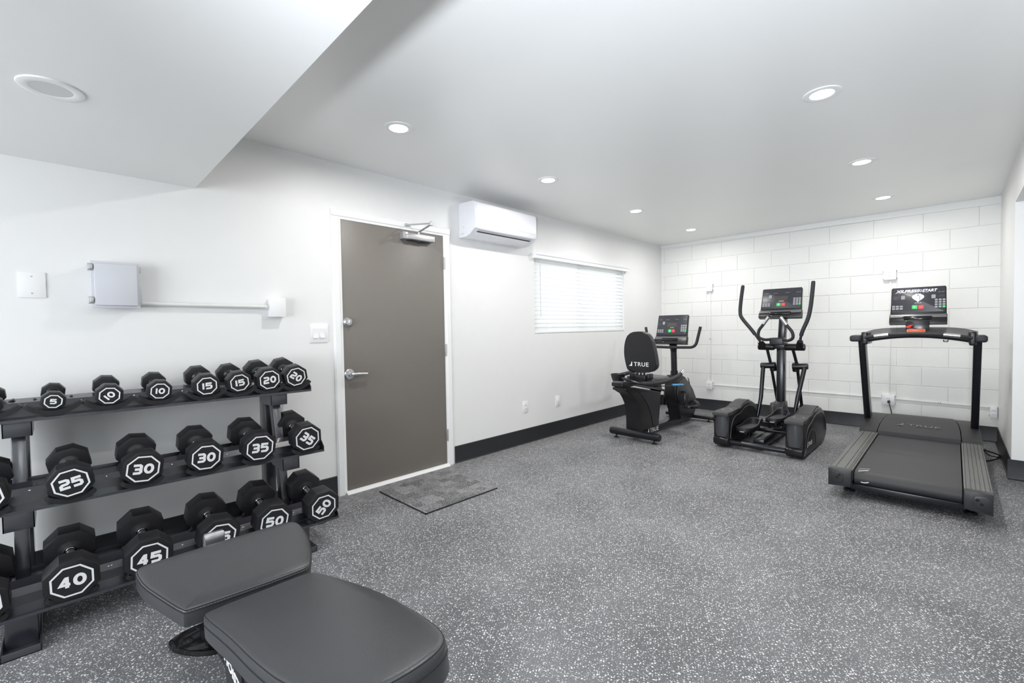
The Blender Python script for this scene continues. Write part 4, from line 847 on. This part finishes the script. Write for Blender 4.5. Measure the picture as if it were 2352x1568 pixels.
# ------------------------------------------------------------------ elliptical trainer
el = thing('elliptical_trainer', 'black elliptical trainer with tall swing arms between the bike and the treadmill', 'elliptical trainer', (1.895, 5.2, 0))
side = [(4.640, 0.016), (4.622, 0.105), (4.632, 0.200), (4.625, 0.318), (4.94, 0.335), (5.06, 0.370), (5.20, 0.392), (5.33, 0.382), (5.45, 0.338), (5.55, 0.262), (5.60, 0.170), (5.605, 0.095), (5.555, 0.050), (5.49, 0.016)]
for s, x0, x1 in ((-1, 1.506, 1.652), (1, 2.139, 2.285)):
    xc = (x0+x1)/2
    bm = B(); prism(bm, side, x0, x1, YZ, 0.012, 3); hs = obj('side_housing', bm, M['bplastic'], el)
    bm = B(); lathe(bm, [(0.062, 0.0), (0.070, 0.05), (0.071, 0.12), (0.066, 0.205)], Matrix.Translation((xc, 4.662, 0.108)) @ Matrix.Diagonal((1.02, 0.84, 1, 1)), 36); obj('front_shroud', bm, M['shroud'], hs)
    bm = B(); bx(bm, (x0-0.003, 4.602, 0.030), (x1+0.003, 4.72, 0.100), 0.018, 3); obj('bumper', bm, M['gloss'], hs)
    tp = [(-0.074, 4.588), (0.074, 4.588), (0.076, 4.70), (0.066, 4.86), (0.060, 5.00), (-0.060, 5.00), (-0.066, 4.86), (-0.076, 4.70)]
    bm = B(); prism(bm, [(xc+p[0], p[1]) for p in tp], 0.316, 0.352, None, 0.006); prism(bm, [(4.99, 0.320), (5.0, 0.354), (5.08, 0.384), (5.20, 0.402), (5.30, 0.398), (5.32, 0.38), (5.2, 0.385), (5.08, 0.36)], xc-0.058, xc+0.058, YZ, 0.003); sp_ = obj('step_plate', bm, M['tread'], hs)
    bm = B(); lathe(bm, [(0.032, 0.0), (0.032, 0.0015), (0.050, 0.0015), (0.050, 0.0)], Matrix.Translation((xc, 4.78, 0.352)) @ Matrix.Diagonal((1, 1.5, 1, 1)), 32); obj('oval_ring', bm, M['badge'], sp_)
    xo = x1 if s > 0 else x0; sx = 1 if s > 0 else -1
    FO = frame((xo, 0, 0), (0, sx, 0), (0, 0, 1), (sx, 0, 0))
    bm = B(); arc = [((4.655, 0.085)), (4.70, 0.20), (4.78, 0.27), (4.90, 0.295), (5.02, 0.33), (5.16, 0.345), (5.32, 0.335), (5.45, 0.28), (5.53, 0.20), (5.56, 0.12)]
    tube(bm, [(xo+0.001*sx, p.x, p.y) for p in [Vector((q[0], q[1])) for q in arc]] if False else smooth_path([(xo+0.0005*sx, q[0], q[1]) for q in arc], 5), 0.006, 8); obj('contour_line', bm, M['gplastic'], hs)
    xi = x0 if s > 0 else x1
    bm = B(); tube(bm, smooth_path([(xi-0.0005*sx, q[0], q[1]) for q in [(4.66, 0.09), (4.70, 0.22), (4.80, 0.29), (4.95, 0.30), (5.06, 0.335), (5.2, 0.345), (5.35, 0.32), (5.46, 0.25)]], 5), 0.006, 8); obj('contour_line', bm, M['gplastic'], hs)
    cres = []
    for q in range(21):
        a = math.radians(195-195*q/20); cres.append((4.93+0.225*math.cos(a)*0.95, 0.055+0.185*math.sin(a)))
    for q in range(21):
        a = math.radians(0+195*q/20); cres.append((4.92+0.195*math.cos(a)*0.95, 0.055+0.160*math.sin(a)))
    bm = B(); prism(bm, [(p[0]*sx, max(p[1], 0.03)) for p in cres], 0, 0.003, frame((xo, 0, 0), (0, sx, 0), (0, 0, 1), (sx, 0, 0)) if sx > 0 else frame((xo, 0, 0), (0, -1, 0), (0, 0, 1), (-1, 0, 0))); obj('crescent_badge', bm, M['gplastic'], hs)
    bm = B(); logo(bm, 0.20, frame((xo+0.003*sx, 4.83, 0.115), (0, sx, 0), (0, 0, 1), (sx, 0, 0))); obj('logo', bm, M['mark'], hs)
    # support tower of the swing arm
    xt = 1.77 if s < 0 else 2.05
    bm = B(); prism(bm, [(5.66, 0.02), (5.90, 0.02), (5.88, 0.27), (5.84, 0.315), (5.74, 0.315), (5.70, 0.27)], xt-0.045, xt+0.045, YZ, 0.008); obj('pivot_cover', bm, M['bplastic'], el)
# frame
bm = B(); bx(bm, (1.845, 4.70, 0.045), (1.945, 5.95, 0.115), 0.01); bx(bm, (1.60, 5.78, 0.02), (2.20, 5.90, 0.075), 0.01); obj('base_frame', bm, M['bmetal'], el)
bm = B(); capsule(bm, (1.640, 4.655, 0.055), (2.150, 4.655, 0.055), 0.026); obj('rear_cross_tube', bm, M['bmetal'], el)
bm = B(); tube(bm, [(1.64, 5.12, 0.125), (2.15, 5.12, 0.125)], 0.022, 14); obj('crank_axle', bm, M['bmetal'], el)
bm = B(); rtube(bm, (1.895, 5.49, 0.10), (1.895, 5.50, 1.02), 0.078, 0.105, (1, 0, 0), 0.022); rtube(bm, (1.900, 5.50, 1.02), (1.912, 5.53, 1.40), 0.072, 0.09, (1, 0, 0), 0.02); mast = obj('mast', bm, M['bmetal'], el)
bm = B(); prism(bm, [(5.36, 0.10), (5.60, 0.10), (5.59, 0.30), (5.55, 0.385), (5.45, 0.39), (5.39, 0.33)], 1.842, 1.942, YZ, 0.014, 3); obj('mast_boot', bm, M['gplastic'], el)
bm = B(); capsule(bm, (1.690, 5.42, 0.972), (1.850, 5.42, 0.972), 0.036); capsule(bm, (1.945, 5.42, 0.972), (2.132, 5.42, 0.972), 0.036); bx(bm, (1.82, 5.40, 0.95), (1.96, 5.50, 1.02), 0.008); obj('pivot_axle', bm, M['bplastic'], el)
bm = B(); bx(bm, (1.825, 5.315, 0.998), (1.955, 5.46, 1.072), 0.010, 3); obj('accessory_tray', bm, M['gplastic'], el)
for s, top, mid, ex, ey, px in ((-1, [(1.742, 5.40, 0.985), (1.722, 5.36, 1.035), (1.652, 5.34, 1.15), (1.555, 5.33, 1.283), (1.533, 5.33, 1.35), (1.540, 5.33, 1.476), (1.562, 5.33, 1.650)], 0, 1.79, 5.49, 1.76),
                        (1, [(2.085, 5.40, 0.985), (2.098, 5.36, 1.035), (2.120, 5.34, 1.13), (2.172, 5.33, 1.266), (2.193, 5.33, 1.373), (2.207, 5.33, 1.506), (2.218, 5.33, 1.642)], 0, 2.03, 5.53, 1.99)):
    P_ = smooth_path(top, 6); k = 10
    bm = B(); tube(bm, P_[:k+2], 0.0125, 12); tube(bm, P_[k:], [0.0185]*(len(P_)-k-1)+[0.014], 14); ar = obj('swing_arm', bm, M['foam'], el)
    bm = B(); tube(bm, [(top[0][0], 5.41, 0.975), (top[1][0], 5.36, 1.035)], [0.040, 0.026], 16); obj('arm_socket', bm, M['bplastic'], ar)
    bm = B(); x1_ = 1.769 if s < 0 else 2.014
    tube(bm, [(x1_, 5.45, 0.95), (ex+0.005, ey, 0.78), (ex+0.05 if s < 0 else ex+0.035, 5.62, 0.28)], 0.015, 12); obj('lower_link', bm, M['bmetal'], el)
    a_, b_ = ((1.700, 1.840) if s < 0 else (1.995, 2.140))
    bm = B(); capsule(bm, (a_, ey-0.03, 0.762), (b_, ey-0.01, 0.768), 0.032); capsule(bm, ((b_-0.03) if s < 0 else (a_+0.025), ey, 0.80), ((b_-0.02) if s < 0 else (a_+0.03), ey+0.01, 0.705), 0.034); obj('link_joint', bm, M['bplastic'], el)
    pz = 0.205 if s < 0 else 0.285
    bm = B(); tube(bm, [((a_+0.028) if s < 0 else (b_-0.03), ey-0.03, 0.755), (1.722 if s < 0 else 2.062, ey-0.09, 0.42 if s < 0 else 0.45), (1.700 if s < 0 else 2.045, ey-0.13, pz+0.01)], [0.022, 0.021, 0.017], 12); obj('foot_link', bm, M['bmetal'], el)
    # foot pedal: tray with raised rim
    yc = 4.90 if s < 0 else 5.16; xc = 1.748 if s < 0 else 1.945
    po = chaikin([(-0.065, -0.20), (0.060, -0.20), (0.078, -0.10), (0.078, 0.10), (0.055, 0.19), (-0.045, 0.19), (-0.072, 0.08), (-0.072, -0.12)], 2)
    bm = B(); prism(bm, [(xc+p[0], yc+p[1]) for p in po], pz-0.050, pz-0.022, None, 0.006); pd = obj('pedal', bm, M['bplastic'], el)
    bm = B(); t = B(); o_ = po; i_ = offset(po, 0.010); n = len(po); rings = []
    for pp, z in ((o_, pz-0.03), (o_, pz-0.004), (i_, pz-0.004), (i_, pz-0.03)):
        rings.append([t.verts.new((xc+p[0], yc+p[1], z+(0.045*max(0, (p[1]-0.02))/0.17 if z > pz-0.02 else 0))) for p in pp])
    for q in range(4):
        a = rings[q]; b = rings[(q+1) % 4]
        for k in range(n): t.faces.new((a[k], a[(k+1) % n], b[(k+1) % n], b[k]))
    join(bm, t); obj('rim', bm, M['gplastic'], pd)
    bm = B(); prism(bm, [(xc+p[0], yc+p[1]) for p in offset(po, 0.013)], pz-0.023, pz-0.019); obj('foot_pad', bm, M['tread'], pd)
    bm = B(); prism(bm, [(xc-0.02, pz-0.046), (xc+0.02, pz-0.046), (xc+0.02, pz-0.036), (xc-0.02, pz-0.036)], 0, 0.002, frame((0, yc-0.199, 0), (1, 0, 0), (0, 0, 1), (0, -1, 0))); obj('label_strip', bm, M['key'], pd)
    bm = B(); rtube(bm, (xc, yc-0.12, pz-0.075), (xc-0.02 if s < 0 else xc+0.04, ey-0.12, pz-0.03), 0.045, 0.05, (1, 0, 0), 0.008); bx(bm, (xc-0.03, yc-0.05, pz-0.12), (xc+0.03, yc+0.06, pz-0.05), 0.01); obj('pedal_arm', bm, M['bmetal'], el)
# fixed heart rate grips
for s, pts in ((-1, [(1.838, 5.33, 1.055), (1.788, 5.27, 1.055), (1.744, 5.24, 1.085), (1.750, 5.23, 1.150), (1.787, 5.22, 1.204), (1.858, 5.21, 1.305)]), (1, [(1.950, 5.33, 1.050), (2.015, 5.27, 1.046), (2.060, 5.24, 1.076), (2.055, 5.23, 1.135), (2.018, 5.22, 1.193), (1.950, 5.21, 1.300)])):
    P_ = smooth_path(pts, 6); bm = B(); tube(bm, P_, 0.0150, 12); gr = obj('fixed_grip', bm, M['foam'], el)
    bm = B(); tube(bm, P_[-6:-1], 0.0165, 12); obj('pulse_sensor', bm, M['chrome'], gr)
console(el, frame((1.905, 5.395, 1.278), (1, 0, 0), (0, 0.30, 1.0), (0, -1.0, 0.30)), 0.400, 0.335, False, 0.97)

# ------------------------------------------------------------------ recumbent bike (built in its own frame: x right, y forward)
bk = thing('recumbent_bike', 'black recumbent exercise bike with a padded backrest in the corner below the window', 'exercise bike', (0.771, 4.30, 0), -math.radians(0.9), local=True)
bm = B(); capsule(bm, (-0.262, 0, 0.072), (0.325, 0, 0.072), 0.040, 20, 0.6); stb = obj('rear_stabilizer', bm, M['bmetal'], bk)
bm = B()
for x in (-0.19, 0.26): lathe(bm, [(0.024, 0), (0.024, 0.010), (0.008, 0.014), (0.008, 0.04)], Matrix.Translation((x, 0, 0)), 16)
obj('leveling_feet', bm, M['bplastic'], stb)
bm = B(); bx(bm, (-0.325, 1.40, 0.030), (0.300, 1.50, 0.072), 0.014, 3); fs = obj('front_stabilizer', bm, M['bmetal'], bk)
for x in (-0.30, 0.29):
    bm = B(); tube(bm, [(x-0.014, 1.50, 0.045), (x+0.014, 1.50, 0.045)], 0.038, 18); obj('transport_wheel', bm, M['bplastic'], fs)
bm = B()
for x in (-0.26, 0.235): lathe(bm, [(0.022, 0), (0.022, 0.010), (0.008, 0.014), (0.008, 0.032)], Matrix.Translation((x, 1.44, 0)), 16)
obj('leveling_feet', bm, M['bplastic'], fs)
bm = B(); bx(bm, (-0.060, 0.02, 0.032), (0.052, 1.44, 0.088), 0.008); mr = obj('main_rail', bm, M['bmetal'], bk)
bm = B(); logo(bm, 0.26, frame((0.0528, 0.36, 0.058), (0, 1, 0), (0, 0, 1), (1, 0, 0))); obj('logo', bm, M['mark'], mr)
ped = [(0.030, 0.088), (0.034, 0.22), (0.034, 0.31), (0.005, 0.395), (-0.040, 0.460), (-0.095, 0.507), (-0.150, 0.540), (-0.23, 0.560), (-0.23, 0.585), (-0.05, 0.575), (0.522, 0.468), (0.495, 0.30), (0.465, 0.088)]
PF_ = frame((0, 0, 0), (0, 1, 0), (0, 0, 1), (1, 0, 0))
bm = B(); prism(bm, ped, -0.088, 0.070, PF_, 0.008); pe = obj('seat_pedestal', bm, M['bplastic'], bk)
arcp = [(0.00, 0.540), (0.055, 0.50), (0.15, 0.43), (0.24, 0.33), (0.30, 0.22), (0.335, 0.10), (0.455, 0.10), (0.480, 0.30), (0.505, 0.455), (0.35, 0.485)]
bm = B(); prism(bm, arcp, 0.070, 0.0735, PF_, 0.002); obj('side_panel', bm, M['gplastic'], pe)
bm = B(); prism(bm, [(-0.045, 0.60), (0.50, 0.49), (0.548, 0.475), (0.548, 0.505), (0.48, 0.530), (-0.045, 0.628)], -0.065, 0.066, frame((0, 0, 0), (0, 1, 0), (0, 0, 1), (1, 0, 0)), 0.003); sr = obj('seat_rail', bm, M['steel'], bk)
bm = B(); prism(bm, [(-0.285, 0.606), (-0.285, 0.640), (-0.25, 0.655), (-0.03, 0.628), (-0.03, 0.592), (-0.21, 0.580)], -0.066, 0.066, frame((0, 0, 0), (0, 1, 0), (0, 0, 1), (1, 0, 0)), 0.010, 3); obj('rail_cap', bm, M['bplastic'], bk)
bm = B(); prism(bm, [(0.12, 0.575), (0.50, 0.50), (0.53, 0.46), (0.56, 0.49), (0.53, 0.56), (0.40, 0.60), (0.12, 0.63)], -0.062, 0.068, frame((0, 0, 0), (0, 1, 0), (0, 0, 1), (1, 0, 0)), 0.006); obj('seat_carriage', bm, M['bplastic'], bk)
sp = chaikin([(-0.19, 0.16), (0.21, 0.16), (0.225, 0.34), (0.19, 0.50), (0.10, 0.56), (-0.08, 0.56), (-0.17, 0.50), (-0.205, 0.34)], 2)
bm = B(); pad(bm, sp, 0.610, 0.655, 0.018); obj('seat', bm, M['vinyl'], bk)
# backrest with carved sides and white lettering on its rear
BR = frame((0.010, 0.130, 0.715), (1, 0, 0), (0, -0.03, 1), (0, -1, -0.03))
bo2 = chaikin([(-0.115, 0.0), (0.135, 0.0), (0.205, 0.045), (0.220, 0.10), (0.185, 0.30), (0.150, 0.39), (0.085, 0.445), (-0.065, 0.445), (-0.125, 0.40), (-0.160, 0.30), (-0.165, 0.18), (-0.140, 0.06)], 2)
bm = B(); prism(bm, bo2, -0.012, 0.014, BR, 0.010, 3); sh_ = obj('backrest_shell', bm, M['bplastic'], bk)
bm = B(); pad(bm, bo2, 0.0, 0.060, 0.022, BR @ Matrix.Translation((0, 0, -0.014)) @ Matrix.Diagonal((1, 1, -1, 1))); obj('backrest_pad', bm, M['vinyl'], bk)
bm = B(); logo(bm, 0.235, at(BR, 0.012, 0.092, 0.0145)); obj('logo', bm, M['mark'], sh_)
bm = B(); bx(bm, (-0.035, 0.085, 0.630), (0.115, 0.16, 0.688), 0.006)
for x in (-0.012, 0.028, 0.068): rtube(bm, (x+0.01, 0.13, 0.675), (x+0.01, 0.135, 0.735), 0.018, 0.022, (1, 0, 0), 0.003)
bx(bm, (-0.075, 0.09, 0.640), (-0.04, 0.20, 0.700), 0.004); bx(bm, (0.115, 0.10, 0.640), (0.15, 0.20, 0.705), 0.006); obj('recline_hinge', bm, M['bplastic'], bk)
arm = [(0.235, 0.73, 0.695), (0.236, 0.62, 0.655), (0.232, 0.45, 0.627), (0.220, 0.25, 0.612), (0.190, 0.09, 0.612), (0.110, -0.01, 0.618), (0.0, -0.04, 0.640), (-0.12, -0.01, 0.665), (-0.20, 0.10, 0.675), (-0.225, 0.30, 0.680), (-0.235, 0.50, 0.695), (-0.235, 0.68, 0.720)]
P_ = smooth_path(arm, 6)
bm = B(); tube(bm, P_, 0.0165, 12); sa = obj('seat_handlebar', bm, M['bmetal'], bk)
bm = B(); tube(bm, P_[4:30], 0.0225, 14); tube(bm, P_[44:63], 0.0225, 14); obj('grip_sleeve', bm, M['foam'], sa)
for a, b in ((0, 4), (62, 66)):
    bm = B(); tube(bm, P_[a:b+1], 0.0225, 14); obj('pulse_sensor', bm, M['chrome'], sa)
bm = B(); t = B(); o_ = chaikin([(-0.085, -0.045), (0.02, -0.06), (0.06, -0.03), (0.06, 0.05), (0.0, 0.075), (-0.085, 0.06), (-0.10, 0.0)], 2); i_ = offset(o_, 0.008); n = len(o_); rings = []
for pp, z, k_ in ((o_, 0.560, 0.55), (o_, 0.655, 1), (o_, 0.700, 1.12), (i_, 0.700, 1.12), (i_, 0.60, 0.85)):
    rings.append([t.verts.new((-0.155+p[0]*k_*0.85, 0.005+p[1]*k_, z)) for p in pp])
for q in range(4):
    a = rings[q]; b = rings[q+1]
    for k in range(n): t.faces.new((a[k], a[(k+1) % n], b[(k+1) % n], b[k]))
t.faces.new(rings[0][::-1]); t.faces.new(rings[-1]); join(bm, t); obj('bottle_holder', bm, M['bplastic'], bk)
bm = B(); tube(bm, smooth_path([(0.10, 0.30, 0.555), (0.15, 0.42, 0.548), (0.165, 0.52, 0.540), (0.17, 0.60, 0.546)], 5), 0.005, 8); lv = obj('adjust_lever', bm, M['bmetal'], bk)
bm = B(); capsule(bm, (0.17, 0.595, 0.545), (0.175, 0.86, 0.522), 0.0115); obj('lever_grip', bm, M['blue'], lv)
# drive housing
dr = [(1.000, 0.075), (0.995, 0.20), (0.960, 0.265), (0.905, 0.315), (0.885, 0.38), (0.885, 0.49), (0.90, 0.56), (0.94, 0.615), (1.06, 0.615), (1.12, 0.585), (1.24, 0.505), (1.36, 0.40), (1.455, 0.30), (1.46, 0.22), (1.43, 0.12), (1.39, 0.075)]
bm = B(); prism(bm, dr, -0.075, 0.075, frame((0, 0, 0), (0, 1, 0), (0, 0, 1), (1, 0, 0)), 0.016, 3); dh_ = obj('drive_housing', bm, M['bplastic'], bk)
bm = B()
ds = []
for q in range(33):
    a = 2*PI*q/32; ds.append((1.085+0.175*math.cos(a), 0.410+0.155*math.sin(a)))
prism(bm, ds[:-1], -0.088, 0.088, frame((0, 0, 0), (0, 1, 0), (0, 0, 1), (1, 0, 0)), 0.010, 3); obj('crank_cover', bm, M['gplastic'], dh_)
bm = B(); tube(bm, smooth_path([(0.0765, 1.21, 0.565), (0.0765, 1.255, 0.48), (0.0765, 1.25, 0.38), (0.0765, 1.20, 0.27)], 6), 0.005, 8); tube(bm, smooth_path([(0.0765, 0.985, 0.240), (0.0765, 1.1, 0.225), (0.0765, 1.2, 0.220)], 5), 0.004, 8); obj('contour_line', bm, M['gloss'], dh_)
bm = B(); tube(bm, [(-0.16, 1.00, 0.415), (0.15, 1.00, 0.415)], 0.014, 14); rtube(bm, (0.122, 1.00, 0.425), (0.135, 0.985, 0.245), 0.022, 0.030, (1, 0, 0), 0.005); rtube(bm, (-0.122, 1.00, 0.405), (-0.135, 1.01, 0.235), 0.022, 0.030, (1, 0, 0), 0.005); cr = obj('crank', bm, M['bmetal'], bk)
for s, y, z in ((1, 1.03, 0.245), (-1, 0.80, 0.215)):
    bm = B(); po = chaikin([(-0.055, -0.13), (0.055, -0.13), (0.062, 0.0), (0.05, 0.13), (-0.05, 0.13), (-0.062, 0.0)], 2)
    PF = Matrix.Translation((0.20*s, y, z)) @ Matrix.Rotation(math.radians(-6), 4, 'X')
    prism(bm, po, -0.020, 0.012, PF, 0.006); p_ = obj('pedal', bm, M['bplastic'], bk)
    bm = B(); t = B()
    for q in range(11):
        a = PI*q/10; x = 0.058*math.cos(a); zz = 0.01+0.062*math.sin(a)
        for yy in (0.02, 0.11): t.verts.new((x, yy, zz))
    t.verts.ensure_lookup_table()
    for q in range(10): t.faces.new((t.verts[2*q], t.verts[2*q+1], t.verts[2*q+3], t.verts[2*q+2]))
    bmesh.ops.solidify(t, geom=t.faces[:], thickness=0.004); join(bm, t, PF); obj('toe_strap', bm, M['foam'], p_)
bm = B(); tube(bm, [(0, 1.00, 0.60), (0, 0.985, 0.92)], 0.036, 20); tube(bm, [(0, 1.0, 0.615), (0, 0.998, 0.665)], 0.044, 20); tube(bm, [(0, 0.985, 0.90), (0, 0.975, 0.99)], [0.036, 0.048], 20); obj('mast', bm, M['bmetal'], bk)
hb = fillet([(-0.318, 0.89, 1.205), (-0.275, 0.90, 0.962), (0.0, 0.93, 0.955), (0.305, 0.90, 0.962), (0.368, 0.89, 1.200)], 0.07, 6)
bm = B(); tube(bm, hb, 0.0165, 14); obj('handlebar', bm, M['foam'], bk)
console(bk, frame((-0.028, 0.955, 0.992), (1, 0, 0), (0, 0.24, 1.0), (0, -1.0, 0.24)), 0.410, 0.365, False, 0.965)
